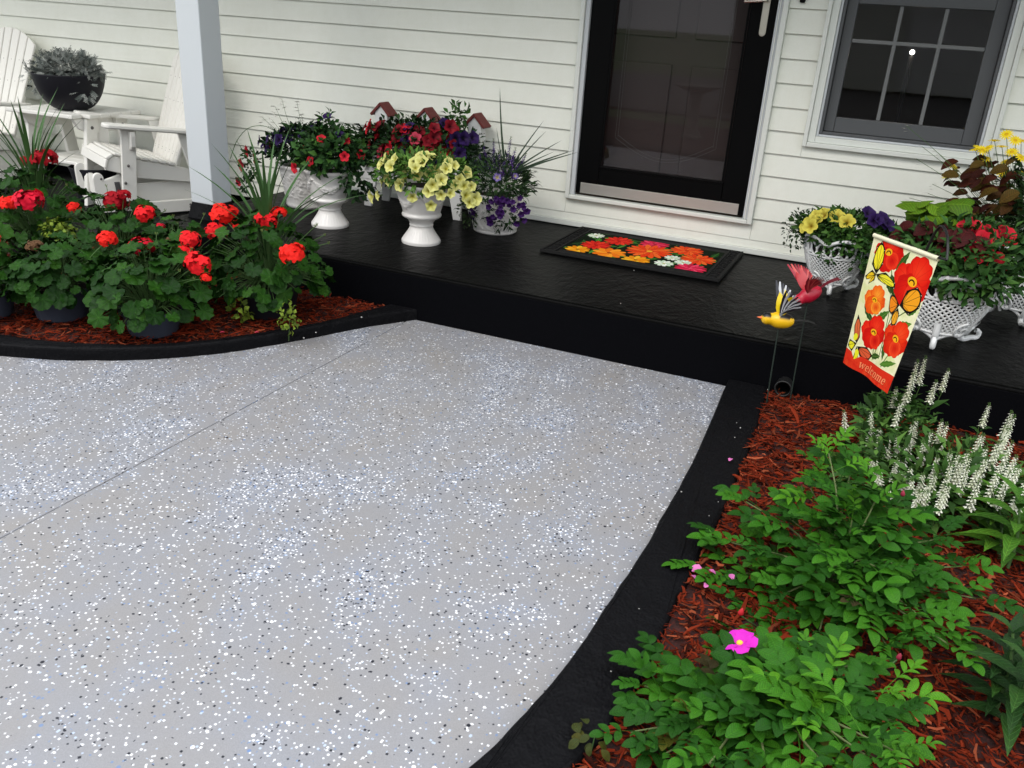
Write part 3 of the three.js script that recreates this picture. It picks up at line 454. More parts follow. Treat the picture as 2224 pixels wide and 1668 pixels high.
// ---------------------------------------------------------------- cast lattice planters
function basketGeo(R, H) {
  const P = new Pile(), prof = (t) => R * (0.50 + 0.47 * Math.sin(Math.min(1, t * 1.12) * Math.PI / 2) + (t > 0.85 ? (t - 0.85) * 0.5 : 0)), foot = H * 0.13;
  const at = (t, a, o = 0) => { const r = prof(t) + o; return V(Math.sin(a) * r, foot + t * (H - foot), Math.cos(a) * r); };
  const N = 42, tw = 0.95;
  for (let k = 0; k < N; k++) for (const s of [-1, 1]) { const pts = []; for (let i = 0; i <= 6; i++) { const t = 0.10 + 0.56 * i / 6; pts.push(at(t, k / N * 6.2832 + s * tw * i / 6)); } P.add(tube(pts, R * 0.026, R * 0.026, 8, 4), I4); }
  const ringAt = (t, r, wv = 0, n = 0) => { const pts = []; for (let i = 0; i < 64; i++) { const a = i / 64 * 6.2832; pts.push(at(t + wv * Math.abs(Math.sin(a * n / 2)), a, wv ? wv * R * 0.25 * Math.abs(Math.sin(a * n / 2)) : 0)); } return new THREE.TubeGeometry(new THREE.CatmullRomCurve3(pts, true), 96, r, 5, true); };
  P.add(ringAt(0.09, R * 0.045), I4).add(ringAt(0.66, R * 0.035), I4).add(ringAt(0.90, R * 0.055, 0.16, 6), I4);
  for (let k = 0; k < 26; k++) { // lace band of loops under the rim
    const a0 = (k + 0.5) / 26 * 6.2832, lean = k % 2 ? 0.35 : -0.35, pts = []; for (let i = 0; i < 12; i++) { const q = i / 12 * 6.2832; pts.push(at(0.80 + 0.125 * Math.cos(q), a0 + 0.115 * Math.sin(q) + lean * 0.14 * Math.cos(q))); }
    P.add(new THREE.TubeGeometry(new THREE.CatmullRomCurve3(pts, true), 18, R * 0.036, 4, true), I4);
    P.add(new THREE.SphereGeometry(R * 0.05, 6, 5), new THREE.Matrix4().setPosition(at(0.725, k / 26 * 6.2832, 0.002)));
  }
  for (let k = 0; k < 3; k++) { // ribs, scrolls and feet
    const a = k / 3 * 6.2832 + 0.35; const pts = []; for (let i = 0; i <= 8; i++) pts.push(at(i / 8, a, R * 0.01)); P.add(tube(pts, R * 0.04, R * 0.04, 14, 5), I4);
    for (const s of [-1, 1]) { const sc = []; for (let i = 0; i <= 16; i++) { const q = i / 16, w = q * 7.5, rr = 0.16 * (1 - q * 0.8); sc.push(at(0.16 + rr * Math.cos(w) * 0.9, a + s * (0.26 + rr * 1.9 * Math.sin(w)), R * 0.03)); } P.add(tube(sc, R * 0.034, R * 0.03, 30, 5), I4); }
    const f = (k + 0.5) / 3 * 6.2832 + 0.35, d = V(Math.sin(f), 0, Math.cos(f)), L = (r, y) => d.clone().multiplyScalar(r * R).setY(y);
    P.add(tube([at(0.30, f, R * 0.01), L(0.66, foot * 1.35), L(0.52, foot * 0.75), L(0.62, foot * 0.25), L(0.80, 0.018), L(0.93, 0.02), L(0.95, 0.045), L(0.86, 0.05)], R * 0.075, R * 0.055, 22, 6), I4);
    for (const s of [-1, 1]) P.add(tube([L(0.52, foot * 0.8), at(0.06, f + s * 0.35, 0), at(0.10, f + s * 0.75, R * 0.03)], R * 0.045, R * 0.04, 10, 5), I4);
  }
  return { geo: P.geo(), liner: lathe([[0, foot * 1.05], ...[0.02, 0.2, 0.4, 0.6, 0.8, 0.93].map((t) => [prof(t) - R * 0.07, foot + t * (H - foot)]), [0, foot + 0.90 * (H - foot)]], 36) };
}
M.coir = std([0.012, 0.011, 0.009], 1);
function basket(label, pos, R, H, turn) { const b = thing('lattice_planter', label, 'planter', pos), { geo, liner } = basketGeo(R, H); part(b, 'lattice_bowl', geo, M.iron).rotation.y = turn; part(b, 'liner', liner, M.coir); return b; }
const B1 = V(-0.185, PORCH, -4.24), B2 = V(0.275, PORCH, -3.74), B3 = V(0.60, PORCH, -4.28);
const bk1 = basket('white lattice planter of yellow and purple petunias beside the door', B1, 0.150, 0.255, -1.3);
const bk2 = basket('white lattice planter of red petunias and lime vine behind the flag', B2, 0.185, 0.295, -1.47);
const bk3 = basket('white lattice planter of coleus and yellow daisies against the siding', B3, 0.17, 0.32, 0.9);

// ---------------------------------------------------------------- plant matter
function veinTex(kind) {
  const c = document.createElement('canvas'); c.width = c.height = 128; const x = c.getContext('2d'); x.fillStyle = '#a8b29e'; x.fillRect(0, 0, 128, 128); const rnd = mulberry(3);
  for (let i = 0; i < 500; i++) { x.fillStyle = `rgba(${120 + rnd() * 135 | 0},${140 + rnd() * 115 | 0},${110 + rnd() * 120 | 0},0.10)`; x.beginPath(); x.arc(rnd() * 128, rnd() * 128, 1 + rnd() * 7, 0, 7); x.fill(); }
  x.strokeStyle = 'rgba(250,255,225,0.9)'; x.lineCap = 'round';
  if (kind === 'palm') for (let i = 0; i < 9; i++) { const a = i / 9 * 6.283 + 0.35; x.lineWidth = 1.8; x.beginPath(); x.moveTo(64, 64); x.lineTo(64 + Math.sin(a) * 60, 64 + Math.cos(a) * 60); x.stroke(); x.lineWidth = 0.8; for (const s of [-0.3, 0.3]) { x.beginPath(); x.moveTo(64 + Math.sin(a) * 30, 64 + Math.cos(a) * 30); x.lineTo(64 + Math.sin(a + s) * 54, 64 + Math.cos(a + s) * 54); x.stroke(); } }
  else { x.lineWidth = 3; x.beginPath(); x.moveTo(64, 0); x.lineTo(64, 128); x.stroke(); x.lineWidth = 1.3; for (let i = 0; i < 9; i++) for (const s of [-1, 1]) { x.beginPath(); x.moveTo(64, i * 14); x.quadraticCurveTo(64 + s * 30, i * 14 + 8, 64 + s * 62, i * 14 + 26); x.stroke(); } }
  return finishTex(new THREE.CanvasTexture(c), true, false);
}
const palmTex = veinTex('palm'), pinTex = veinTex('pin');
const leafMat = (c, rough = 0.48, map = pinTex) => phys(c, rough + 0.05, { map, specularIntensity: 0.28, bumpMap: map, bumpScale: 0.0012 });
const GERA = [[0.022, 0.085, 0.009], [0.032, 0.112, 0.011], [0.014, 0.058, 0.007], [0.045, 0.14, 0.014]].map((c) => leafMat(c, 0.5, palmTex));
const ROSE = [[0.050, 0.20, 0.014], [0.037, 0.155, 0.013], [0.068, 0.245, 0.016], [0.024, 0.11, 0.010]].map((c) => leafMat(c, 0.5));
const ROSE_NEW = [[0.13, 0.37, 0.02], [0.10, 0.31, 0.02]].map((c) => leafMat(c, 0.5));
const leafV = (rough = 0.55) => phys(0xffffff, rough, { vertexColors: true, specularIntensity: 0.25 });
M.leafV = leafV(); M.petalV = phys(0xffffff, 0.6, { vertexColors: true, specularIntensity: 0.3, sheen: 0.3, sheenRoughness: 0.5 });
M.stem = std([0.06, 0.13, 0.03], 0.7); M.cane = std([0.10, 0.13, 0.04], 0.8); M.blade = phys([0.045, 0.11, 0.03], 0.5, { specularIntensity: 0.5 });
M.red = [[0.78, 0.018, 0.012], [0.70, 0.012, 0.016], [0.60, 0.008, 0.03]].map((c) => phys(c, 0.6, { specularIntensity: 0.25 })); M.spent = std([0.10, 0.045, 0.015], 0.9); M.deepRed = phys([0.30, 0.004, 0.010], 0.6, { specularIntensity: 0.25 });
const UP = V(0, 1, 0);
const rdir = (rnd, lo = -1) => { const y = lo + rnd() * (1 - lo), a = rnd() * 6.2832, r = Math.sqrt(Math.max(0, 1 - y * y)); return V(r * Math.cos(a), y, r * Math.sin(a)); };
// ---- geraniums
const geraLeaf = [0, 1, 2, 3].map((k) => { const r = mulberry(50 + k), ph = r() * 6, amp = 0.07 + r() * 0.04, cup = 0.12 + 0.28 * r();
  return discGeo(1, (a, q) => { const notch = Math.exp(-Math.pow((Math.abs(a - Math.PI)) / 0.24, 2)); return (1 + amp * q * Math.cos(9 * a + ph) + 0.04 * Math.cos(2 * a + ph)) * (1 - 0.72 * notch * q); }, (q, a) => cup * Math.pow(q, 1.4) * (1 + 0.35 * Math.cos(2 * a + ph)) + 0.10 * q * q * Math.cos(7 * a + ph * 2) - 0.12 * q * q * q, 27, [0.5, 0.8, 1]); });
const umbel = [0, 1, 2].map((k) => { const rnd = mulberry(70 + k), P = new Pile(), pet = leafGeo(0.42, 0.40, obov, { n: 2, fold: 0.2, droop: 0.35 });
  for (let i = 0; i < 22; i++) { const d = rdir(rnd, -0.3), o = d.clone().multiplyScalar(0.50 + rnd() * 0.42); d.add(V((rnd() - 0.5) * 0.5, (rnd() - 0.5) * 0.5, (rnd() - 0.5) * 0.5)).normalize();
    const tv = d.clone().cross(UP).normalize(), v = 0.7 + rnd() * 0.45;
    for (let q = 0; q < 5; q++) { const t = tv.clone().applyAxisAngle(d, q / 5 * 6.2832 + i).addScaledVector(d, 0.25).normalize(); P.add(pet, aim(o, t, d), lin(v, v, v)); } }
  return P.geo(); });
umbel.forEach((g) => g.deleteAttribute('color'));
const pedicels = (() => { const rnd = mulberry(76), P = new Pile(); for (let i = 0; i < 14; i++) { const d = rdir(rnd, 0.0); P.add(tube([V(0, -0.3, 0), d.clone().multiplyScalar(0.6)], 0.03, 0.03, 1, 4), I4); } return P.geo(); })();
function umbelHead(parent, p, r, root, mat, rnd) {
  const local = p.clone().sub(parent.position); const h = put(parent, 'flower_head', umbel[Math.floor(rnd() * 3)], mat, aim(local, V(rnd() - 0.5, 0, rnd() - 0.5), UP, V(r, r * 0.88, r)));
  const rl = root.clone().sub(parent.position); part(parent, 'flower_stem', tube([rl, rl.clone().lerp(local, 0.5).add(V(0.01, 0.01, 0.01)), local.clone().add(V(0, -r * 0.1, 0))], 0.0024, 0.0019, 6, 5), M.stem); return h;
}
function geranium(label, pos, { R = 0.2, h = 0.3, n = 110, pot = 0.12, potH = 0.15, seed = 1, spikes = 0, heads = [], potMat = M.potBlue, spikeL = 0.5, buds = 3, leaf = 0.029, lo = -0.34 }) {
  const rnd = mulberry(seed), g = thing('potted_geranium', label, 'potted plant', pos, 0, 'potted geraniums in the mulch bed');
  part(g, 'pot', lathe([[0, 0.002], [pot * 0.74, 0], [pot * 0.8, 0.012], [pot * 0.97, potH * 0.86], [pot * 1.05, potH * 0.87], [pot * 1.06, potH], [pot, potH], [pot * 0.95, potH * 0.85]], 40), potMat); part(g, 'soil', soilDisc(pot * 0.95, potH * 0.88), M.soil);
  const cy = potH + h * 0.12, S = new Pile();
  for (let i = 0; i < n; i++) {
    const d = rdir(rnd, lo); const k = 0.62 + 0.38 * Math.pow(rnd(), 0.45), wob = 1 + 0.13 * noise3(d.x * 2 + seed, d.y * 2, d.z * 2);
    const p = V(d.x * R * k * wob, cy + d.y * h * k * wob * (d.y < 0 ? 0.62 : 0.9), d.z * R * k * wob); if (p.y < 0.03) p.y = 0.03 + rnd() * 0.03;
    const nrm = d.clone().multiplyScalar(0.9).add(V((rnd() - 0.5) * 1.3, 0.55, (rnd() - 0.5) * 1.3)).normalize(), s = leaf * (0.6 + rnd() * 0.75);
    const fw = d.clone().setY(0).normalize(); const z = fw.addScaledVector(nrm, -fw.dot(nrm));
    put(g, 'leaf', geraLeaf[i % 4], GERA[Math.floor(rnd() * 3.4)], aim(p, z, nrm, s));
    S.add(tube([V(d.x * pot * 0.3, potH * 0.9, d.z * pot * 0.3), V(p.x * 0.55, (p.y + cy) / 2 + 0.01, p.z * 0.55), p.clone().addScaledVector(nrm, -0.003)], 0.0022, 0.0016, 4, 4), I4);
  }
  part(g, 'stalks', S.geo(), M.stem);
  for (const [px, py, r, dz = 0, deep = 0] of heads) { const p = onZ(px, py, pos.z + dz); umbelHead(g, p, r * 1.14, V(pos.x + (p.x - pos.x) * 0.5, cy + pos.y + h * 0.3, pos.z + (p.z - pos.z) * 0.5), deep === 2 ? M.spent : deep ? M.deepRed : M.red[Math.floor(rnd() * 3)], rnd); }
  for (let i = 0; i < buds; i++) { const d = rdir(rnd, 0.35), p = V(d.x * R * 1.08, cy + d.y * h * 1.12, d.z * R * 1.08); const b = put(g, 'bud_cluster', pedicels, leafBud, aim(p, V(1, 0, 0), UP, 0.016)); part(g, 'flower_stem', tube([V(d.x * R * 0.4, cy + h * 0.3, d.z * R * 0.4), p], 0.002, 0.0016, 4, 4), M.stem); }
  if (spikes) spikeBlades(g, V(0, cy + h * 0.1, -0.02), spikes, spikeL, rnd);
  return g;
}
const leafBud = std([0.16, 0.22, 0.05], 0.7);
function bladeGeo(L, w, bend, n = 8) { return leafGeo(L, w, (t) => Math.pow(1 - t, 0.55) * (0.55 + 0.45 * Math.min(1, t * 6)) + 0.02, { n, fold: 0.35, droop: bend }); }
const BL = [0.02, 0.10, 0.25, 0.5].map((b) => bladeGeo(1, 0.042, b));
function spikeBlades(parent, o, n, L, rnd, spread = 0.55, w = 1, mat = M.blade) { for (let i = 0; i < n; i++) { const a = i / n * 6.2832 + rnd() * 0.6, el = 0.12 + rnd() * spread, l = L * (0.55 + rnd() * 0.5); const d = V(Math.sin(a) * Math.sin(el), Math.cos(el), Math.cos(a) * Math.sin(el)); put(parent, 'blade', BL[el > 0.62 ? 3 : el > 0.45 ? 2 : rnd() < 0.5 ? 0 : 1], mat, aim(o, d, V(-Math.sin(a), 0.6, -Math.cos(a)), V(l * w, l, l))); } }
const bedY = 0.03, at = (px, py) => onY(px, py, bedY).setY(bedY);
geranium('potted red geranium in a blue grey pot beside the left bed kerb', at(138, 688), { R: 0.21, h: 0.19, n: 135, pot: 0.125, potH: 0.14, seed: 101, heads: [[232, 522, 0.042, -0.1], [76, 536, 0.032, 0.05, 2]], buds: 4, leaf: 0.034 });
geranium('bushy red geranium in a low blue grey pot nearest the patio slab', at(335, 722), { R: 0.225, h: 0.26, n: 175, pot: 0.12, potH: 0.11, seed: 102, heads: [[308, 537, 0.048, -0.06], [428, 575, 0.052, -0.05], [447, 604, 0.022, -0.04]], buds: 4, leaf: 0.034 });
geranium('red geranium with tall spiky grass beside the porch step', at(585, 682), { R: 0.27, h: 0.30, n: 200, pot: 0.14, potH: 0.15, seed: 103, spikes: 34, spikeL: 0.58, potMat: M.potDark, heads: [[634, 553, 0.055, 0.16], [577, 481, 0.05, 0.0], [606, 462, 0.03, -0.02], [485, 470, 0.06, -0.06, 0], [468, 506, 0.048, 0.02], [516, 490, 0.02, 0]], buds: 5, leaf: 0.030 });
geranium('red geranium with arching spiky grass in front of the side table', V(-3.72, bedY, -2.86), { R: 0.27, h: 0.30, n: 150, pot: 0.14, potH: 0.2, seed: 104, spikes: 28, spikeL: 0.62, potMat: M.potDark, heads: [[98, 346, 0.055, -0.05, 1], [58, 352, 0.034, -0.05, 1], [64, 438, 0.062, 0.2], [22, 443, 0.042, 0.2]], buds: 2 });
geranium('red geranium in front of the glider chair base', V(-3.20, bedY, -2.86), { R: 0.27, h: 0.27, n: 150, pot: 0.13, potH: 0.16, seed: 105, potMat: M.potDark, heads: [[160, 453, 0.032, 0], [250, 442, 0.058, 0, 1], [268, 425, 0.032, 0, 1], [314, 467, 0.045, 0.05], [348, 494, 0.02, 0.05]], buds: 3 });
geranium('leafy geranium beside the left end of the kerb', V(-3.36, bedY, -2.28), { R: 0.22, h: 0.26, n: 110, pot: 0.13, potH: 0.13, seed: 106, heads: [[-30, 520, 0.05, 0]], buds: 3, leaf: 0.034 });
geranium('red geranium behind the low blue grey pot, below the porch post', V(-2.80, bedY, -2.80), { R: 0.25, h: 0.25, n: 135, pot: 0.13, potH: 0.14, seed: 107, potMat: M.potDark, heads: [[411, 523, 0.044, 0.1], [401, 550, 0.04, 0.14], [368, 524, 0.018, 0.1, 2]], buds: 4 });
// ---- small leaved mounds
function tinyLeaf(L, w, prof = oval) { return leafGeo(L, w, prof, { n: 2, fold: 0.3, droop: 0.25 }); }
function mound(parent, name, c, r, n, cols, geo, rnd, { lo = -0.35, shell = 0.5, upBias = 0.4, sprig = 0 } = {}) {
  const P = new Pile();
  for (let i = 0; i < n; i++) {
    const d = rdir(rnd, lo), k = (shell + (1 - shell) * Math.pow(rnd(), 0.5)) * (1 + 0.22 * noise3(d.x * 2.6 + c.x * 9, d.y * 2.6, d.z * 2.6 + c.z * 5)), p = V(c.x + d.x * r.x * k, c.y + d.y * r.y * k, c.z + d.z * r.z * k);
    const dir = d.clone().add(V((rnd() - 0.5) * 1.4, (rnd() - 0.5) * 1.0 + upBias * 0.3, (rnd() - 0.5) * 1.4)).normalize(), v = 0.65 + rnd() * 0.7, col = cols[Math.floor(rnd() * cols.length)];
    P.add(geo, aim(p, dir, d.clone().add(V(0, upBias, 0)), 0.7 + rnd() * 0.65), lin(col[0] * v, col[1] * v, col[2] * v));
  }
  for (let i = 0; i < sprig; i++) { const d = rdir(rnd, 0.1), p0 = c.clone(), p1 = V(c.x + d.x * r.x * 1.25, c.y + d.y * r.y * 1.3, c.z + d.z * r.z * 1.25); P.add(tube([p0, p1], 0.0018, 0.0012, 2, 4), I4, lin(...cols[0])); for (let q = 0; q < 7; q++) { const t = 0.6 + q * 0.06, a = q * 2.4; P.add(geo, aim(p0.clone().lerp(p1, t), V(Math.cos(a), 0.5, Math.sin(a)), UP, 0.75), lin(...cols[q % cols.length])); } }
  return stuff(part(parent, name, P.geo(), M.leafV));
}
// ---- petunia trumpet: opening towards +y
function trumpet(rimC, throatC, veinC, seed) { const r = mulberry(seed), ph = r() * 6;
  const rim = (a, q) => 1 + 0.13 * q * q * Math.cos(5 * a) + 0.04 * q * Math.cos(10 * a + ph);
  const g = discGeo(1, rim, (q, a) => -0.95 + 1.0 * Math.pow(q, 0.55) - 0.16 * q * q * q + 0.07 * q * q * Math.cos(5 * a + 3.1) + 0.05 * q * q * Math.cos(3 * a + ph), 20, [0.1, 0.28, 0.6, 1], (q, a) => { const t = Math.min(1, Math.max(0, (q - 0.12) / 0.4)), v = q < 0.75 ? 0.5 + 0.5 * Math.cos(5 * a) : 0; return [0, 1, 2].map((k) => throatC[k] + (rimC[k] - throatC[k]) * t * (1 - 0.45 * v) + (veinC[k] - rimC[k]) * 0); });
  const P = new Pile(); P.add(g, I4); P.add(tube([V(0, -0.92, 0), V(0, -1.35, 0)], 0.14, 0.07, 2, 6), I4, lin(0.06, 0.12, 0.03)); return P.geo(); }
const TR_RED = [1, 2].map((s) => trumpet([0.42, 0.012, 0.03], [0.10, 0.004, 0.01], [0.3, 0, 0], s)), TR_DARK = [3, 4].map((s) => trumpet([0.22, 0.006, 0.014], [0.05, 0.002, 0.006], [0.1, 0, 0], s)), TR_YEL = [5, 6, 7].map((s) => trumpet([0.62, 0.62, 0.22], [0.30, 0.27, 0.02], [0.4, 0.4, 0.05], s)), TR_PUR = [8, 9].map((s) => trumpet([0.030, 0.012, 0.085], [0.010, 0.004, 0.02], [0, 0, 0], s)), TR_CRIM = [10, 11].map((s) => trumpet([0.55, 0.012, 0.028], [0.14, 0.006, 0.01], [0, 0, 0], s)), TR_GOLD = [12, 13].map((s) => trumpet([0.58, 0.52, 0.08], [0.25, 0.16, 0.01], [0, 0, 0], s)), TR_PINK = [14].map((s) => trumpet([0.5, 0.05, 0.09], [0.25, 0.02, 0.03], [0, 0, 0], s));
function trumpets(parent, geos, list, R, rnd, c, name = 'petunia_flower', face = 0.4) { // list of local points; faces away from c
  for (const p of list) { const d = p.clone().sub(c); d.y *= 1.1; d.normalize().add(V((rnd() - 0.5) * 0.7, 0.25 + (rnd() - 0.5) * 0.5, face + (rnd() - 0.5) * 0.6)).normalize(); const q = V(rnd() - 0.5, rnd() - 0.5, rnd() - 0.5); const z = q.addScaledVector(d, -q.dot(d)).normalize(); put(parent, name, geos[Math.floor(rnd() * geos.length)], M.petalV, aim(p, z, d, R * (0.78 + rnd() * 0.4))); } }
const domePts = (c, r, n, rnd, lo = 0, face = 0.35) => { const o = []; while (o.length < n) { const d = rdir(rnd, lo); if (d.z < -0.5 && rnd() < 0.7) continue; d.z += face * rnd(); const k = 0.92 + rnd() * 0.22; o.push(V(c.x + d.x * r.x * k, c.y + d.y * r.y * k, c.z + d.z * r.z * k)); } return o; };
const pix = (root, list, z) => list.map(([x, y, dz = 0]) => onZ(x, y, z + dz).sub(root.position));
const DKG = [[0.012, 0.036, 0.010], [0.018, 0.05, 0.013], [0.010, 0.028, 0.010]], MDG = [[0.03, 0.085, 0.018], [0.022, 0.065, 0.016], [0.045, 0.11, 0.02]];
{ // tub behind the urn: purple petunias, a few red, wispy white gaura
  const rnd = mulberry(201), c = V(-0.03, 0.31, 0), r = V(0.20, 0.14, 0.18); mound(tub, 'foliage', c, r, 800, DKG, tinyLeaf(0.036, 0.02), rnd, { sprig: 10 });
  trumpets(tub, TR_PUR, [...pix(tub, [[560, 305, 0.08], [598, 292, 0.1], [625, 300, 0.1], [600, 325, 0.12], [660, 297, 0.1], [575, 330, 0.12], [640, 318, 0.1]], P1.z), ...domePts(c, r, 22, rnd, 0.0)], 0.027, rnd, c);
  trumpets(tub, TR_RED, pix(tub, [[533, 330, 0.1], [521, 358, 0.12], [516, 395, 0.1], [552, 347, 0.1], [579, 314, 0.1]], P1.z), 0.034, rnd, c, 'petunia_flower', 1.4);
  for (const p of pix(tub, [[545, 340, 0.1], [538, 372, 0.12], [535, 400, 0.1]], P1.z)) mound(tub, 'sprig_foliage', p, V(0.05, 0.05, 0.04), 40, DKG, tinyLeaf(0.03, 0.014), rnd, { lo: -1, shell: 0.1 });
  for (const [x, y] of [[598, 232], [645, 222], [570, 255], [655, 250], [612, 215], [636, 270], [590, 260]]) { const p = onZ(x, y, P1.z + (rnd() - 0.5) * 0.1).sub(tub.position); part(tub, 'gaura_stem', tube([V(p.x * 0.3, 0.35, 0), V(p.x * 0.75, 0.35 + (p.y - 0.35) * 0.55, p.z * 0.5), p], 0.0018, 0.001, 8, 4), M.stem);
    for (let i = 0; i < 4; i++) { const q = p.clone().add(V((rnd() - 0.5) * 0.03, -i * 0.016, (rnd() - 0.5) * 0.02)); put(tub, 'gaura_flower', gauraGeo(), M.gaura ||= std([0.75, 0.74, 0.68], 0.7), aim(q, V(rnd() - 0.5, 0.2, 1), V(rnd() - 0.5, 1, 0), 0.017)); } }
  part(tub, 'wire_hoop', tube([onZ(500, 345, P1.z + 0.1), onZ(515, 305, P1.z + 0.08), onZ(540, 278, P1.z + 0.06), onZ(575, 274, P1.z + 0.05), onZ(598, 285, P1.z + 0.04)].map((p) => p.sub(tub.position)), 0.0022, 0.0018, 20, 5), M.blade);
}
function gauraGeo() { if (gauraGeo.g) return gauraGeo.g; const P = new Pile(), pet = leafGeo(1, 0.6, obov, { n: 2, fold: 0.15, droop: 0.1 }); for (let i = 0; i < 4; i++) { const a = i * 1.5708; P.add(pet, aim(V(0, 0, 0), V(Math.sin(a), 0.25, Math.cos(a)), UP), lin(1, 1, 1)); } return (gauraGeo.g = P.geo()); }
{ // urn 1: dark green trailing petunias with few red blooms
  const rnd = mulberry(202), c = V(0.01, 0.375, 0), r = V(0.175, 0.135, 0.16); mound(urn1, 'foliage', c, r, 850, MDG.concat(DKG), tinyLeaf(0.04, 0.026), rnd, { sprig: 16, lo: -0.6 });
  mound(urn1, 'foliage', V(0.20, 0.30, 0.02), V(0.09, 0.13, 0.09), 180, DKG, tinyLeaf(0.036, 0.024), rnd, { lo: -1 });
  trumpets(urn1, TR_CRIM, pix(urn1, [[697, 300, 0.12], [655, 325, 0.1], [637, 365, 0.16], [785, 336, 0.05], [750, 303, 0.05], [672, 350, 0.16], [748, 340, 0.14]], U1.z), 0.026, rnd, c); trumpets(urn1, TR_PUR, pix(urn1, [[710, 250, 0.03], [690, 262, 0.03], [738, 290, 0.05], [650, 290, 0.05]], U1.z), 0.028, rnd, c);
  mound(urn1, 'sprig_foliage', onZ(706, 275, U1.z).sub(urn1.position), V(0.045, 0.085, 0.045), 70, MDG, tinyLeaf(0.03, 0.016), rnd, { lo: -1, shell: 0.1 });
}
{ // urn 2: yellow petunias
  const rnd = mulberry(203), c = V(0.02, 0.355, 0.02), r = V(0.245, 0.10, 0.2); mound(urn2, 'foliage', c, r, 900, [[0.055, 0.13, 0.02], [0.04, 0.10, 0.018], [0.075, 0.16, 0.025]], tinyLeaf(0.034, 0.015), rnd, { sprig: 18, lo: -0.7 });
  trumpets(urn2, TR_YEL, [...pix(urn2, [[865, 402, 0.2], [838, 388, 0.15], [843, 396, 0.18], [825, 395, 0.1], [830, 370, 0.05], [818, 425, 0.18], [803, 428, 0.14], [880, 365, 0], [890, 362, 0.05], [915, 357, 0.02], [950, 368, 0.06], [860, 362, -0.05], [955, 392, 0.16], [935, 378, 0.12], [940, 402, 0.2], [962, 383, 0.12], [1000, 390, 0.1], [1010, 405, 0.12], [1026, 405, 0.1], [1035, 432, 0.12], [1022, 440, 0.14], [930, 415, 0.2], [957, 425, 0.22], [980, 420, 0.18], [895, 430, 0.22], [936, 448, 0.22], [1015, 425, 0.12], [905, 378, 0.1], [875, 385, 0.12], [990, 402, 0.12]], U2.z), ...domePts(c, r, 22, rnd, 0.15)], 0.029, rnd, c);
}
{ // bird house planter: red petunias with purple and dark foliage
  const rnd = mulberry(204), c = V(0, 0.36, 0.04); mound(bx, 'foliage', c, V(0.42, 0.16, 0.17), 2000, DKG, tinyLeaf(0.036, 0.02), rnd, { lo: -0.75, sprig: 14 });
  const px = []; for (let i = 0; i < 66; i++) px.push([790 + rnd() * 205, 268 + 66 * rnd(), 0.06 + rnd() * 0.14]);
  trumpets(bx, [...TR_CRIM, ...TR_DARK, ...TR_DARK], pix(bx, px, bx.position.z), 0.033, rnd, c); trumpets(bx, TR_PINK, pix(bx, [[901, 300, 0.2], [822, 333, 0.2]], bx.position.z), 0.032, rnd, c);
  trumpets(bx, TR_PUR, pix(bx, [[965, 265, 0.1], [887, 272, 0.14], [990, 300, 0.15], [1010, 300, 0.15], [1030, 298, 0.15], [980, 312, 0.16], [1000, 318, 0.16], [880, 300, 0.18], [940, 358, 0.2], [870, 330, 0.2], [1000, 335, 0.2]], bx.position.z), 0.034, rnd, c);
  for (const p of pix(bx, [[983, 262, 0.05], [1000, 250, 0.05], [978, 285, 0.08]], bx.position.z)) mound(bx, 'sprig_foliage', p, V(0.05, 0.08, 0.05), 55, MDG, tinyLeaf(0.03, 0.018), rnd, { lo: -1, shell: 0.1 });
}
function spire(parent, name, base, top, cols, n, rnd, fl, mat, FS = 0.012) { // flowering spike: stem and whorled florets
  const P = new Pile(), ax = top.clone().sub(base), L = ax.length(), d = ax.clone().normalize(), t0 = d.clone().cross(V(0.3, 0.2, 1)).normalize();
  P.add(tube([base, base.clone().lerp(top, 0.5).add(V((rnd() - 0.5) * 0.02, 0, (rnd() - 0.5) * 0.02)), top], 0.0016, 0.0009, 5, 4), I4, lin(0.06, 0.11, 0.03));
  for (let i = 0; i < n; i++) { const t = i / n, o = t0.clone().applyAxisAngle(d, i * 2.4), s = (1 - 0.65 * t) * (0.8 + rnd() * 0.4), p = base.clone().lerp(top, fl + (1 - fl) * t), c = cols[Math.floor(rnd() * cols.length)]; P.add(floret, aim(p.clone().addScaledVector(o, 0.002), o.addScaledVector(d, 0.5).normalize(), d, s * FS), lin(...(t > 0.88 ? [0.10, 0.17, 0.05] : c))); }
  return part(parent, name, P.geo(), mat || M.petalV);
}
const floret = (() => { const P = new Pile(); P.add(leafGeo(1, 0.75, obov, { n: 2, fold: 0.5, droop: 0.5 }), I4); P.add(leafGeo(0.8, 0.6, obov, { n: 2, fold: 0.5, droop: -0.5 }), I4); return P.geo(); })();
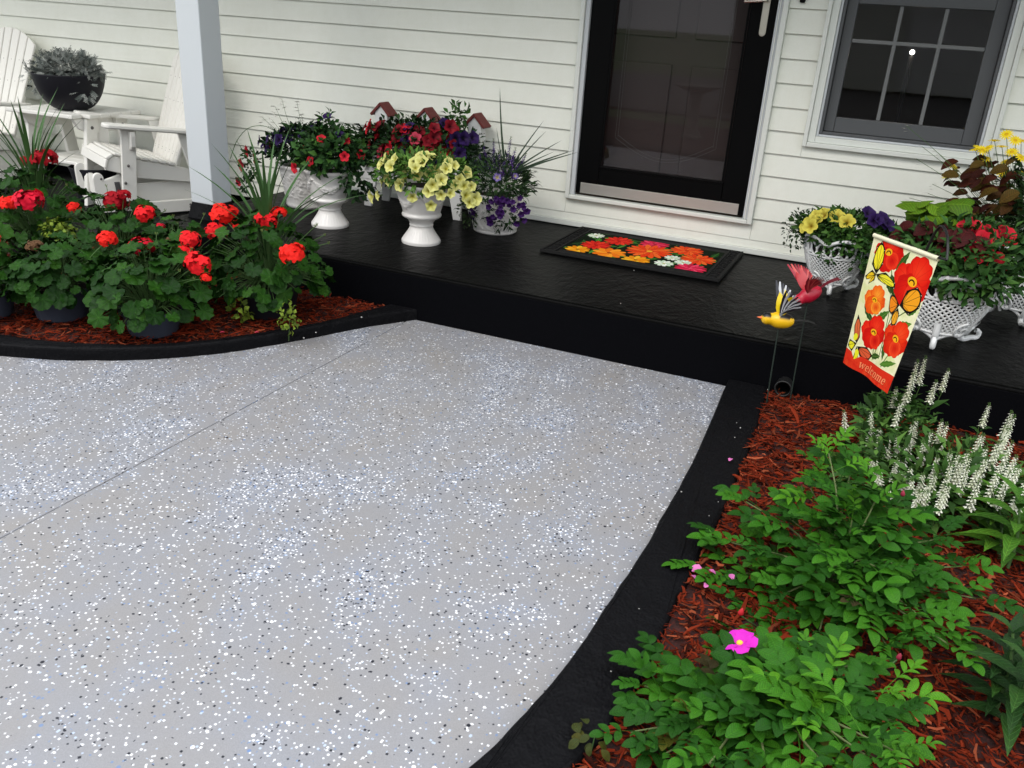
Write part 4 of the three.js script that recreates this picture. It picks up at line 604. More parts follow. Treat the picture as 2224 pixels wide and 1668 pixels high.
{ // basketweave pot: angelonia spires, trailing lobelia, dracaena blades
  const rnd = mulberry(205), c = V(0, 0.27, 0), r = V(0.19, 0.13, 0.16); mound(weavePot, 'foliage', c, r, 1150, [[0.022, 0.05, 0.016], [0.03, 0.065, 0.02], [0.014, 0.035, 0.013]], tinyLeaf(0.038, 0.010, lance), rnd, { sprig: 12, lo: -0.6 });
  mound(weavePot, 'trailing_foliage', V(-0.10, 0.16, 0.13), V(0.06, 0.13, 0.05), 230, [[0.03, 0.06, 0.02], [0.05, 0.08, 0.03]], tinyLeaf(0.018, 0.009), rnd, { lo: -1 });
  mound(weavePot, 'trailing_foliage', V(0.08, 0.14, 0.12), V(0.10, 0.11, 0.05), 260, DKG, tinyLeaf(0.022, 0.01), rnd, { lo: -1 });
  for (const [x, y] of [[1110, 296], [1050, 310], [1072, 300], [1085, 330], [1062, 335], [1143, 332], [1040, 330], [1098, 345], [1130, 350], [1120, 320], [1030, 345]]) { const t = onZ(x, y, P5.z + (rnd() - 0.4) * 0.12).sub(weavePot.position); spire(weavePot, 'flower_spire', V(t.x * 0.55, 0.26, t.z * 0.6), t, [[0.11, 0.045, 0.25], [0.07, 0.03, 0.17], [0.16, 0.09, 0.32]], 52, rnd, 0.3, null, 0.017); }
  const ball = []; for (let i = 0; i < 34; i++) ball.push([1060 + rnd() * 90, 430 + rnd() * 60, 0.16 + rnd() * 0.05]); for (let i = 0; i < 10; i++) ball.push([1020 + rnd() * 25, 450 + rnd() * 28, 0.12]);
  trumpets(weavePot, [trumpet([0.045, 0.010, 0.10], [0.02, 0.006, 0.05], [0, 0, 0], 41)], pix(weavePot, ball, P5.z), 0.016, rnd, V(0, 0.25, 0), 'lobelia_flower');
  trumpets(weavePot, [trumpet([0.13, 0.09, 0.34], [0.4, 0.35, 0.1], [0, 0, 0], 42)], pix(weavePot, [[1080, 385, 0.22], [1120, 382, 0.18]], P5.z), 0.019, rnd, c, 'aster_flower');
  const o = V(0.05, 0.30, 0.0), tips = [[1085, 190, 0], [1180, 262, 0], [1185, 285, 0], [1213, 305, 0.02], [1240, 325, 0.05], [1245, 330, 0.08], [1078, 278, 0.02], [1195, 330, 0.1]];
  for (const [x, y, dz] of tips) { const p = onZ(x, y, P5.z + dz).sub(weavePot.position), d = p.clone().sub(o); put(weavePot, 'blade', BL[y > 300 ? 1 : 0], M.bladeDark ||= phys([0.022, 0.045, 0.02], 0.5), aim(o, d, V(0.2, 0.3, 1), V(d.length() * 0.75, d.length(), d.length()))); }
}
{ // dusty miller in the bowl
  const rnd = mulberry(206), lobed = (() => { const P = new Pile(), b = tinyLeaf(0.038, 0.006, lance); P.add(b, I4); for (let i = 1; i < 5; i++) for (const s of [-1, 1]) P.add(tinyLeaf(0.015, 0.005), aim(V(0, 0, 0.008 * i), V(s, 0.15, 0.8), UP)); return P.geo(); })();
  const cols = [[0.19, 0.21, 0.195], [0.28, 0.30, 0.28], [0.11, 0.13, 0.12]];
  mound(bowl, 'foliage', V(0, 0.24, 0), V(0.20, 0.10, 0.17), 800, cols, lobed, rnd, { lo: -0.35, shell: 0.35 }); mound(bowl, 'trailing_foliage', V(0.20, 0.17, 0.05), V(0.06, 0.09, 0.06), 35, cols, lobed, rnd, { lo: -1 }); mound(bowl, 'trailing_foliage', V(-0.22, 0.18, 0.05), V(0.07, 0.09, 0.06), 35, cols, lobed, rnd, { lo: -1 });
}
{ // lattice planter 1
  const rnd = mulberry(207), c = V(0.03, 0.285, 0), r = V(0.22, 0.085, 0.16); mound(bk1, 'trailing_foliage', V(0.03, 0.26, 0.12), V(0.12, 0.05, 0.05), 260, MDG, tinyLeaf(0.026, 0.014), rnd, { lo: -1, shell: 0.2 }); mound(bk1, 'foliage', c, r, 1500, [[0.035, 0.09, 0.016], [0.025, 0.07, 0.014], [0.05, 0.115, 0.02]], tinyLeaf(0.03, 0.014), rnd, { sprig: 18, lo: -0.5 });
  mound(bk1, 'trailing_foliage', V(-0.19, 0.27, 0.04), V(0.06, 0.10, 0.06), 170, DKG, tinyLeaf(0.016, 0.009), rnd, { lo: -1 }); mound(bk1, 'trailing_foliage', V(0.14, 0.24, 0.11), V(0.08, 0.10, 0.05), 220, MDG, tinyLeaf(0.028, 0.02), rnd, { lo: -1 }); mound(bk1, 'trailing_foliage', V(-0.02, 0.2, 0.15), V(0.05, 0.035, 0.02), 45, MDG, tinyLeaf(0.018, 0.012), rnd, { lo: -1 });
  trumpets(bk1, TR_GOLD, pix(bk1, [[1759, 490, 0.1], [1760, 478, 0.06], [1770, 467, 0], [1785, 464, 0], [1748, 488, 0.05], [1817, 468, 0], [1840, 480, 0.05], [1775, 475, 0.02]], B1.z + 0.09), 0.032, rnd, c); trumpets(bk1, TR_PUR, pix(bk1, [[1889, 460, 0.05], [1918, 470, 0.05], [1922, 480, 0.08], [1912, 476, 0.1], [1798, 462, 0], [1935, 487, 0.08], [1900, 478, 0.1]], B1.z + 0.04), 0.030, rnd, c);
}
const limeMat = [[0.16, 0.30, 0.02], [0.20, 0.36, 0.025], [0.12, 0.24, 0.018]].map((c) => leafMat(c, 0.5)), coleusMat = [[0.10, 0.012, 0.016], [0.075, 0.010, 0.012], [0.13, 0.018, 0.022]].map((c) => leafMat(c, 0.6)), rustMat = [[0.09, 0.035, 0.010], [0.06, 0.012, 0.010], [0.14, 0.075, 0.015], [0.10, 0.02, 0.012]].map((c) => leafMat(c, 0.6));
const heart = discGeo(1, (a) => { const k = Math.abs(a); const t = a > Math.PI ? a - 2 * Math.PI : a, b = Math.abs(t); return b < 0.5 ? 1.25 - b * 0.75 : b < 1.2 ? 0.875 + 0.06 * Math.cos(b * 9) : 0.9 - 0.35 * Math.exp(-Math.pow((b - Math.PI) / 0.35, 2)); }, (q, a) => -0.22 * q * q + 0.08 * q * Math.cos(2 * a), 18, [0.55, 1]);
const broad = [0.1, 0.3].map((d) => leafGeo(1, 0.72, oval, { n: 5, fold: 0.22, droop: d, wave: 0.02 }));
function leaves(parent, list, geos, mats, rnd, size, c, name = 'leaf', out = 0.6) { for (const p of list) { const d = p.clone().sub(c).setY(0).normalize(), nrm = V(d.x * out * rnd() + (rnd() - 0.5) * 0.5, 0.8, d.z * out * rnd() + 0.35 + (rnd() - 0.5) * 0.5).normalize(); d.add(V((rnd() - 0.5) * 1.1, 0, (rnd() - 0.5) * 1.1)); const z = d.addScaledVector(nrm, -d.dot(nrm)).normalize(); put(parent, name, geos[Math.floor(rnd() * geos.length)], mats[Math.floor(rnd() * mats.length)], aim(p, z, nrm, size * (0.75 + rnd() * 0.5))); } }
const scat = (n, x0, x1, y0, y1, z0, z1, rnd) => Array.from({ length: n }, () => [x0 + rnd() * (x1 - x0), y0 + rnd() * (y1 - y0), z0 + rnd() * (z1 - z0)]);
{ // lattice planter 2: lime sweet potato vine, burgundy coleus, red petunias
  const rnd = mulberry(208), c = V(0.02, 0.36, 0), r = V(0.25, 0.13, 0.19); mound(bk2, 'trailing_foliage', V(0.05, 0.30, 0.15), V(0.16, 0.07, 0.07), 420, MDG, tinyLeaf(0.04, 0.02), rnd, { lo: -1, shell: 0.2 }); mound(bk2, 'foliage', c, r, 1200, [[0.03, 0.085, 0.018], [0.02, 0.06, 0.014], [0.045, 0.11, 0.022]], tinyLeaf(0.045, 0.018, lance), rnd, { sprig: 22, lo: -0.45 });
  leaves(bk2, pix(bk2, scat(34, 1980, 2100, 435, 492, -0.12, 0.06, rnd), B2.z), [heart], limeMat, rnd, 0.046, c, 'vine_leaf');
  leaves(bk2, pix(bk2, scat(34, 1975, 2120, 488, 535, -0.05, 0.13, rnd), B2.z), broad, coleusMat, rnd, 0.085, c, 'coleus_leaf');
  trumpets(bk2, TR_CRIM, pix(bk2, [[2108, 492, 0.08], [2135, 520, 0.12], [2150, 505, 0.08], [2188, 510, 0.05], [2160, 588, 0.12], [2178, 605, 0.1], [2115, 550, 0.16], [2140, 555, 0.12], [2165, 575, 0.1]], B2.z), 0.042, rnd, c);
  leaves(bk2, pix(bk2, scat(14, 2050, 2150, 560, 620, 0.1, 0.18, rnd), B2.z), broad, MDG.map((q) => leafMat(q)), rnd, 0.055, c);
}
{ // lattice planter 3: coleus, yellow daisies, airy stems
  const rnd = mulberry(209), c = V(0, 0.48, 0), r = V(0.20, 0.24, 0.17); mound(bk3, 'foliage', c, r, 2600, [[0.018, 0.045, 0.012], [0.026, 0.06, 0.015], [0.014, 0.033, 0.011]], tinyLeaf(0.042, 0.012, lance), rnd, { sprig: 26, lo: -0.8, shell: 0.2 });
  leaves(bk3, pix(bk3, scat(80, 2075, 2225, 345, 470, -0.05, 0.18, rnd), B3.z), broad, rustMat, rnd, 0.062, c, 'coleus_leaf');
  const daisy = (() => { const P = new Pile(), pet = leafGeo(1, 0.34, obov, { n: 2, fold: 0.15, droop: 0.15 }); for (let i = 0; i < 13; i++) { const a = i / 13 * 6.2832; P.add(pet, aim(V(0, 0, 0), V(Math.sin(a), 0.1, Math.cos(a)), UP), lin(0.75, 0.58, 0.02)); } P.add(new THREE.SphereGeometry(0.34, 8, 5).scale(1, 0.5, 1), I4, lin(0.6, 0.36, 0.01)); return P.geo(); })();
  for (const [x, y] of [[2126, 322], [2118, 325], [2134, 326], [2160, 305], [2146, 322], [2176, 318], [2205, 305], [2218, 306], [2217, 342], [2214, 374], [2186, 352], [2068, 360], [2058, 385], [2175, 375], [2084, 443], [2186, 292], [2198, 330], [2140, 345]]) { const p = onZ(x, y, B3.z + (rnd() - 0.5) * 0.14).sub(bk3.position); put(bk3, 'daisy_flower', daisy, M.petalV, aim(p, V(rnd() - 0.5, 0, rnd() - 0.5), V((rnd() - 0.5) * 0.8, 1, 0.4 + 0.7 * rnd()), 0.027)); part(bk3, 'flower_stem', tube([V(p.x * 0.45, 0.42, p.z * 0.5), V(p.x * 0.8, 0.42 + (p.y - 0.42) * 0.6, p.z * 0.8), p], 0.0016, 0.0012, 6, 4), M.stem); }
  for (const [x, y] of [[1968, 273], [2002, 318], [1990, 345], [2035, 330], [2025, 400], [1975, 430], [2015, 420]]) { const p = onZ(x, y, B3.z + 0.12).sub(bk3.position); part(bk3, 'gaura_stem', tube([V(-0.12, 0.40, 0.08), V(p.x * 0.72 - 0.03, 0.4 + (p.y - 0.4) * 0.75, 0.1), p], 0.0014, 0.0009, 10, 4), M.stem); for (let i = 0; i < 3; i++) put(bk3, 'gaura_flower', gauraGeo(), M.gaura, aim(p.clone().add(V((rnd() - 0.5) * 0.03, -i * 0.012, 0)), V(rnd() - 0.5, 0.2, 1), UP, 0.010)); }
}

// ---------------------------------------------------------------- rose bushes
function compoundGeo(seed, pairs, fresh) {
  const rnd = mulberry(seed), P = new Pile(), L = 1, n = pairs, lf = (s) => leafGeo(0.37 * s, (fresh ? 0.15 : 0.225) * s, oval, { n: 6, fold: fresh ? 0.55 : 0.2, droop: 0.04 + rnd() * 0.16 });
  const pt = (t) => V(0, 0.10 * Math.sin(t * 2.4) - 0.12 * t * t, t);
  P.add(tube([0, 0.33, 0.66, 1].map((t) => pt(t * 0.98)), 0.012, 0.007, 6, 4), I4);
  P.add(lf(1.1), aim(pt(0.95), V((rnd() - 0.5) * 0.3, -0.1, 1), UP));
  for (let i = 0; i < n; i++) { const t = 0.92 - (i + 0.35) * (0.62 / n); for (const s of [-1, 1]) { const d = V(s * 1.0, 0.12 + (rnd() - 0.5) * 0.25, 0.75 + (rnd() - 0.5) * 0.3).normalize(); P.add(lf(1 - i * 0.08 + (rnd() - 0.5) * 0.15), aim(pt(t + (s > 0 ? 0.02 : 0)), d, V(s * (fresh ? -0.6 : (rnd() - 0.5) * 0.5), 1, (rnd() - 0.5) * 0.3))); } }
  const g = P.geo(); g.deleteAttribute('color'); return g;
}
const COMP = [0, 1, 2, 3].map((k) => compoundGeo(300 + k, 2 + (k % 2) + (k > 2 ? 1 : 0), false)), COMPF = [0, 1].map((k) => compoundGeo(310 + k, 3, true));
const roseBloom = (() => { const P = new Pile(), pet = leafGeo(1, 1.05, (t) => Math.max(0.15, Math.pow(Math.sin(Math.PI * Math.pow(t * 0.86 + 0.02, 1.5)), 0.55)), { n: 4, fold: 0.22, droop: 0.22, wave: 0.03 }); for (let i = 0; i < 5; i++) { const a = i / 5 * 6.2832; P.add(pet, aim(V(0, 0, 0), V(Math.sin(a), 0.42, Math.cos(a)), UP), lin(0.52, 0.02, 0.40)); } P.add(new THREE.SphereGeometry(0.2, 8, 6).scale(1, 0.7, 1), new THREE.Matrix4().setPosition(0, 0.12, 0), lin(0.75, 0.5, 0.06)); return P.geo(); })();
const SICK = [[0.13, 0.13, 0.015], [0.07, 0.05, 0.02]].map((c) => leafMat(c, 0.6));
const budGeo = lathe([[0, 0], [0.3, 0.1], [0.42, 0.4], [0.3, 0.85], [0.1, 1.2], [0, 1.3]], 8);
M.budRed = phys([0.28, 0.012, 0.04], 0.6); M.budRed2 = phys([0.5, 0.01, 0.02], 0.6);
function roseBush(label, pos, canes, seed, leafL, buds) {
  const b = thing('rose_bush', label, 'rose bush', pos, 0, 'rose bushes in the right bed'), rnd = mulberry(seed), S = new Pile();
  canes.forEach(([tipx, tipy, tipz, fresh]) => {
    const tip = V(tipx, tipy, tipz).sub(pos), len = tip.length(), b0 = V((rnd() - 0.5) * 0.08, 0, (rnd() - 0.5) * 0.08), mid = V(tip.x * 0.42 + (rnd() - 0.5) * 0.03, tip.y * 0.72, tip.z * 0.42 + (rnd() - 0.5) * 0.03);
    const cv = new THREE.CatmullRomCurve3([b0, mid, tip]); S.add(tube([b0, mid, tip], 0.0036, 0.002, 8, 5), I4);
    const n = Math.max(5, Math.round(len / 0.027)); let ph = rnd() * 6;
    for (let i = 0; i < n; i++) {
      const t = 0.28 + 0.72 * (i + 0.5) / n, p = cv.getPoint(t), tg = cv.getTangent(t); ph += 2.4;
      const end = t > 0.86, nf = fresh && t > 0.8, side = V(Math.cos(ph), 0, Math.sin(ph)), d = side.addScaledVector(tg, end ? 1.3 : 0.35).add(V(0, end ? 0.30 : 0.10, 0)).normalize();
      const s = leafL * (0.70 + rnd() * 0.5) * (end ? 0.72 : 1), mats = nf ? ROSE_NEW : rnd() < 0.012 ? SICK : ROSE;
      put(b, 'leaf', nf ? COMPF[i % 2] : COMP[Math.floor(rnd() * 4)], mats[Math.floor(rnd() * mats.length)], aim(p, d, UP.clone().addScaledVector(V(rnd() - 0.5, 0, rnd() - 0.5), 0.55), s));
    }
  });
  part(b, 'canes', S.geo(), M.cane);
  for (const [px, py, z, s, m] of buds) { const p = onZ(px, py, z).sub(pos); put(b, 'flower_bud', budGeo, m || M.budRed, aim(p, V(0, 0, 1), V(rnd() - 0.5, 1.4, rnd() - 0.2), s)); part(b, 'flower_stem', tube([p, p.clone().multiplyScalar(0.8).setY(p.y - 0.06)], 0.0016, 0.002, 3, 4), M.stem); }
  return b;
}
const tipAt = (px, py, z) => onZ(px, py, z);
const T = (px, py, z, f) => { const p = onZ(px, py, z); return [p.x, p.y, p.z, f]; };
const rb = V(0.075, 0.02, -2.05);
const bushBack = roseBush('large rose bush with bright young top shoots in front of the white salvia', rb, [T(1800, 985, -2.22, 1), T(1760, 1060, -2.2, 1), T(1850, 1010, -2.25, 0), T(1620, 1090, -2.15, 0), T(1560, 1170, -2.05, 0), T(1530, 1240, -1.95, 0), T(1640, 1190, -1.95, 0), T(1720, 1130, -2.1, 0), T(1850, 1130, -2.05, 1), T(1900, 1090, -2.1, 1), T(1960, 1120, -2.15, 0), T(2040, 1170, -2.15, 0), T(2090, 1230, -2.1, 0), T(2120, 1300, -2.0, 0), T(1990, 1240, -1.95, 0), T(1900, 1230, -1.9, 0), T(1800, 1230, -1.88, 0), T(1700, 1290, -1.85, 0), T(1610, 1320, -1.85, 0), T(1880, 1330, -1.8, 0), T(2000, 1340, -1.82, 0), T(2060, 1400, -1.75, 0), T(1780, 1370, -1.78, 0), T(1570, 1390, -1.72, 0), T(1930, 1410, -1.72, 0)], 401, 0.108, [[1741, 1052, -2.2, 0.014], [1960, 1078, -2.15, 0.014], [1918, 1076, -2.2, 0.012], [1607, 1336, -1.75, 0.017, M.budRed2]]);
const rf = V(-0.03, 0.02, -1.47);
const bushFront = roseBush('low rose bush with one open magenta bloom beside the kerb', rf, [T(1400, 1490, -1.42, 0), T(1370, 1590, -1.3, 0), T(1440, 1450, -1.5, 0), T(1530, 1500, -1.45, 0), T(1640, 1440, -1.55, 0), T(1740, 1440, -1.52, 1), T(1800, 1480, -1.5, 1), T(1870, 1440, -1.55, 0), T(1930, 1500, -1.5, 1), T(1950, 1570, -1.4, 0), T(1700, 1530, -1.42, 1), T(1760, 1560, -1.35, 1), T(1600, 1580, -1.32, 0), T(1500, 1590, -1.3, 0), T(1660, 1640, -1.25, 0), T(1540, 1660, -1.22, 0), T(1440, 1640, -1.25, 0), T(1780, 1650, -1.25, 1), T(1880, 1640, -1.28, 0), T(1960, 1640, -1.3, 1)], 402, 0.108, [[1950, 1432, -1.62, 0.013]]);
{ const p = onZ(1607, 1400, -1.5).sub(rf); put(bushFront, 'open_bloom', roseBloom, M.petalV, aim(p, V(0.3, 0, 1), V(-0.15, 1, 0.45), 0.036)); part(bushFront, 'flower_stem', tube([p, p.clone().add(V(-0.012, -0.05, 0)), p.clone().add(V(-0.005, -0.13, 0.01))], 0.002, 0.0026, 6, 5), M.stem); }
// fallen rose petals on the mulch
{ const rnd = mulberry(431), pg = leafGeo(1, 0.8, obov, { n: 3, fold: 0.35, droop: 0.25 }), pm = phys([0.55, 0.13, 0.36], 0.6), pm2 = phys([0.42, 0.02, 0.06], 0.6);
  for (const [x, y, s] of [[1500, 1232, 0.03], [1520, 1240, 0.02], [1555, 1250, 0.022], [1585, 1247, 0.02], [1535, 1268, 0.018], [1510, 1258, 0.018], [1590, 996, 0.02], [1996, 1175, 0.02]]) { const p = onY(x, y, 0.045); tag(put(scene, numbered('rose_petal'), pg, pm, aim(p, V(rnd() - 0.5, 0.1, rnd() - 0.5), V(rnd() - 0.5, 1, rnd() - 0.5), s)), 'fallen pink rose petal lying on the mulch', 'petal', 'fallen rose petals'); }
  for (const [x, y] of [[488, 722], [563, 722]]) { const p = onY(x, y, 0.055); tag(put(scene, numbered('geranium_petal'), pg, pm2, aim(p, V(rnd() - 0.5, 0.1, rnd() - 0.5), UP, 0.018)), 'fallen red geranium petal at the mulch edge', 'petal', 'fallen geranium petals'); } }
// ---------------------------------------------------------------- white salvia, lance leaved plants, small weed
function salvia(label, base, list, seed, rx, rz, h) {
  const s = thing('salvia_plant', label, 'flowering plant', base, 0, 'white salvia along the porch'), rnd = mulberry(seed);
  mound(s, 'foliage', V(0, h * 0.30, 0), V(rx, h * 0.42, rz), Math.round(6500 * rx * (rz + 0.15)), [[0.05, 0.12, 0.022], [0.035, 0.09, 0.018], [0.075, 0.16, 0.03], [0.022, 0.055, 0.013]], tinyLeaf(0.05, 0.02, lance), rnd, { lo: -0.5, shell: 0.15, sprig: 20 });
  for (const [x, y, z] of list) { const t = onZ(x, y, z).sub(base); const L = 0.075 + rnd() * 0.045; const b0 = V(t.x * 0.9, Math.max(0.05, t.y - L - 0.06), t.z * 0.9); spire(s, 'flower_spike', b0, t, [[0.74, 0.76, 0.62], [0.80, 0.81, 0.70], [0.62, 0.66, 0.48]], 60, rnd, 0.40, null, 0.0115); for (let i = 0; i < 4; i++) { const p = b0.clone().lerp(t, 0.1 + i * 0.08), a = i * 1.57 + rnd(); put(s, 'leaf', broad[0], MDGm[i % 3], aim(p, V(Math.cos(a), 0.25, Math.sin(a)), UP, V(0.022, 0.04, 0.042))); } }
  return s;
}
const MDGm = [[0.04, 0.11, 0.026], [0.032, 0.085, 0.02], [0.06, 0.15, 0.03]].map((c) => leafMat(c));
const tallList = [[1995, 780, -2.95], [2012, 772, -3.0], [1985, 810, -2.9], [1970, 850, -2.9], [2062, 800, -2.98], [2035, 825, -2.95], [1948, 840, -2.92], [1958, 870, -2.85]];
salvia('tall white salvia rising in front of the garden flag', V(0.17, 0.02, -2.95), tallList, 501, 0.13, 0.12, 0.28);
const lowList = []; { const rnd = mulberry(502); for (let i = 0; i < 62; i++) { const u = Math.pow(rnd(), 1.3), v = rnd(); lowList.push([1890 + 330 * u + (v - 0.5) * 40, 905 + 165 * v - (u > 0.5 ? 15 : 0), -2.82 + 0.42 * v]); } lowList.push([1833, 890, -2.85], [1893, 888, -2.85], [2150, 875, -2.9], [2205, 900, -2.8], [2190, 925, -2.75]); }
salvia('spreading white salvia clump between the rose bush and the porch', V(0.33, 0.02, -2.66), lowList, 503, 0.33, 0.20, 0.26);
function lancePlant(label, base, stems, mats, L) { const p = thing('phlox_plant', label, 'plant', base, 0, 'broad leaved plants at the bed edge'), rnd = mulberry(Math.round(base.z * -1000)); const lg = [0.15, 0.35].map((d) => leafGeo(1, 0.34, lance, { n: 6, fold: 0.22, droop: d }));
  for (const [x, y, z] of stems) { const t = onZ(x, y, z).sub(base), b = V(t.x * 0.5, 0, t.z * 0.5); part(p, 'stem', tube([b, b.clone().lerp(t, 0.5).add(V(0.01, 0, 0)), t], 0.005, 0.003, 6, 6), M.stem); const n = 9; for (let i = 0; i < n; i++) for (const s of [0, Math.PI]) { const q = 0.18 + 0.82 * i / (n - 1), a = i * 1.57 + s + rnd() * 0.4, top = i > n - 3; put(p, 'leaf', lg[Math.floor(rnd() * 2)], mats[Math.floor(rnd() * mats.length)], aim(b.clone().lerp(t, q), V(Math.cos(a), top ? 0.9 : 0.3, Math.sin(a)), UP, L * (top ? 0.75 : 1) * (0.8 + rnd() * 0.35))); } }
  return p; }
const brightM = [[0.10, 0.25, 0.03], [0.075, 0.20, 0.028], [0.13, 0.30, 0.035]].map((c) => leafMat(c)), darkM = [[0.03, 0.085, 0.022], [0.022, 0.065, 0.018], [0.045, 0.12, 0.026]].map((c) => leafMat(c));
lancePlant('bright green lance leaved plant beside the salvia', V(0.52, 0.02, -2.38), [[2215, 1090, -2.38], [2165, 1080, -2.48]], brightM, 0.115);
lancePlant('dark green lance leaved plant over bare mulch beyond the front rose bush', V(0.44, 0.02, -1.72), [[2200, 1375, -1.78], [2235, 1450, -1.68]], darkM, 0.105);
{ const w = thing('weed', 'small yellowing weed growing at the outer kerb edge', 'weed', onY(1282, 1640, 0.02)); const rnd = mulberry(520); leaves(w, Array.from({ length: 12 }, () => V((rnd() - 0.5) * 0.06, 0.02 + rnd() * 0.035, (rnd() - 0.5) * 0.06)), broad, [leafMat([0.10, 0.09, 0.015]), leafMat([0.07, 0.08, 0.02])], rnd, 0.022, V(0, 0, 0)); part(w, 'stem', tube([V(0, 0, 0), V(0.004, 0.05, 0)], 0.002, 0.001, 3, 5), M.stem); }
{ // creeping jenny under the geraniums
  const rnd = mulberry(530); for (const [x, y, n, l] of [[130, 497, 70, 'yellow green creeping jenny between the geraniums behind the pot'], [625, 690, 30, 'lime creeping jenny trailing onto the mulch by the porch step'], [520, 672, 24, 'lime creeping jenny trailing below the spiky geranium']]) { const p = onZ(x, y, y < 600 ? -2.72 : y > 680 ? -2.72 : -2.75); const g = thing('creeping_jenny', l, 'trailing plant', V(p.x, y < 600 ? 0.03 : 0.03, p.z)); mound(g, 'foliage', V(0, p.y - 0.03, 0), y < 600 ? V(0.10, 0.05, 0.06) : V(0.05, 0.06, 0.03), n * 2, [[0.14, 0.20, 0.02], [0.18, 0.25, 0.03], [0.10, 0.15, 0.02]], tinyLeaf(0.02, 0.018), rnd, { lo: -1, shell: 0.1 }); part(g, 'stem', tube([V(0, 0, 0), V(0.01, Math.max(0.03, p.y - 0.03), 0)], 0.0015, 0.001, 3, 4), M.stem); } }
// ---------------------------------------------------------------- garden flag
function poppy(x, cx, cy, r, tint, rot) { x.save(); x.translate(cx, cy); x.rotate(rot); for (const [ox, oy, rr, c] of [[-0.5, 0.05, 0.62, 0], [0.5, 0.0, 0.62, 1], [0.1, -0.45, 0.7, 0], [-0.1, 0.45, 0.72, 1], [0.35, 0.45, 0.55, 2]]) { const g = x.createRadialGradient(ox * r, oy * r, rr * r * 0.1, ox * r, oy * r, rr * r); g.addColorStop(0, tint[c % 3]); g.addColorStop(0.8, tint[(c + 1) % 3]); g.addColorStop(1, tint[2]); x.fillStyle = g; x.beginPath(); for (let i = 0; i <= 40; i++) { const a = i / 40 * 6.283, q = rr * r * (1 + 0.06 * Math.sin(a * 7 + c) + 0.03 * Math.sin(a * 13)); x.lineTo(ox * r + Math.cos(a) * q, oy * r + Math.sin(a) * q * 0.95); } x.fill(); x.strokeStyle = 'rgba(120,5,0,0.25)'; x.lineWidth = r * 0.015; for (let i = 0; i < 9; i++) { const a = i / 9 * 6.283; x.beginPath(); x.moveTo(0, 0); x.lineTo(ox * r + Math.cos(a) * rr * r * 0.85, oy * r + Math.sin(a) * rr * r * 0.85); x.stroke(); } } x.fillStyle = '#f2b01c'; x.beginPath(); x.ellipse(0, 0, r * 0.27, r * 0.2, 0, 0, 7); x.fill(); x.fillStyle = '#3a2208'; for (let i = 0; i < 12; i++) { const a = Math.PI + i / 11 * Math.PI; x.beginPath(); x.arc(Math.cos(a) * r * 0.15, r * 0.06 + Math.sin(a) * r * 0.12, r * 0.035, 0, 7); x.fill(); } x.restore(); }
function printLeaf(x, x0, y0, x1, y1, w, c) { const dx = x1 - x0, dy = y1 - y0, L = Math.hypot(dx, dy), nx = -dy / L, ny = dx / L; x.fillStyle = c; x.beginPath(); x.moveTo(x0, y0); for (const s of [1, -1]) for (let i = 1; i <= 9; i++) { const t = s > 0 ? i / 9 : 1 - i / 9, q = s * w * Math.sin(Math.PI * Math.pow(t, 0.8)) * (i % 2 ? 1 : 0.75); x.lineTo(x0 + dx * t + nx * q, y0 + dy * t + ny * q); } x.fill(); x.strokeStyle = 'rgba(170,200,110,0.5)'; x.lineWidth = 2.5; x.beginPath(); x.moveTo(x0, y0); x.lineTo(x1, y1); x.stroke(); }
function wing(x, pts, fill, marks) { x.fillStyle = '#15120c'; x.beginPath(); pts.forEach(([a, b], i) => (i ? x.lineTo(a, b) : x.moveTo(a, b))); x.fill(); const cx = pts.reduce((s, p) => s + p[0], 0) / pts.length, cy = pts.reduce((s, p) => s + p[1], 0) / pts.length; const soft = (l) => { const n = l.length, mid = (i) => [(l[i % n][0] + l[(i + 1) % n][0]) / 2, (l[i % n][1] + l[(i + 1) % n][1]) / 2]; x.beginPath(); x.moveTo(...mid(n - 1)); for (let i = 0; i < n; i++) x.quadraticCurveTo(...l[i], ...mid(i)); x.fill(); }; const q = pts.map(([a, b]) => [cx + (a - cx) * 0.76, cy + (b - cy) * 0.76]); x.fillStyle = fill; soft(q.map(([a, b]) => [cx + (a - cx) * 1.12, cy + (b - cy) * 1.12])); x.strokeStyle = '#15120c'; x.lineWidth = 2.5; for (let i = 1; i < q.length; i++) { x.beginPath(); x.moveTo(...q[0]); x.lineTo(...q[i]); x.stroke(); } if (marks) { x.fillStyle = '#fff4d0'; pts.forEach(([a, b], i) => { if (i > 1) { x.beginPath(); x.arc(cx + (a - cx) * 0.9, cy + (b - cy) * 0.9, 3, 0, 7); x.fill(); } }); } }
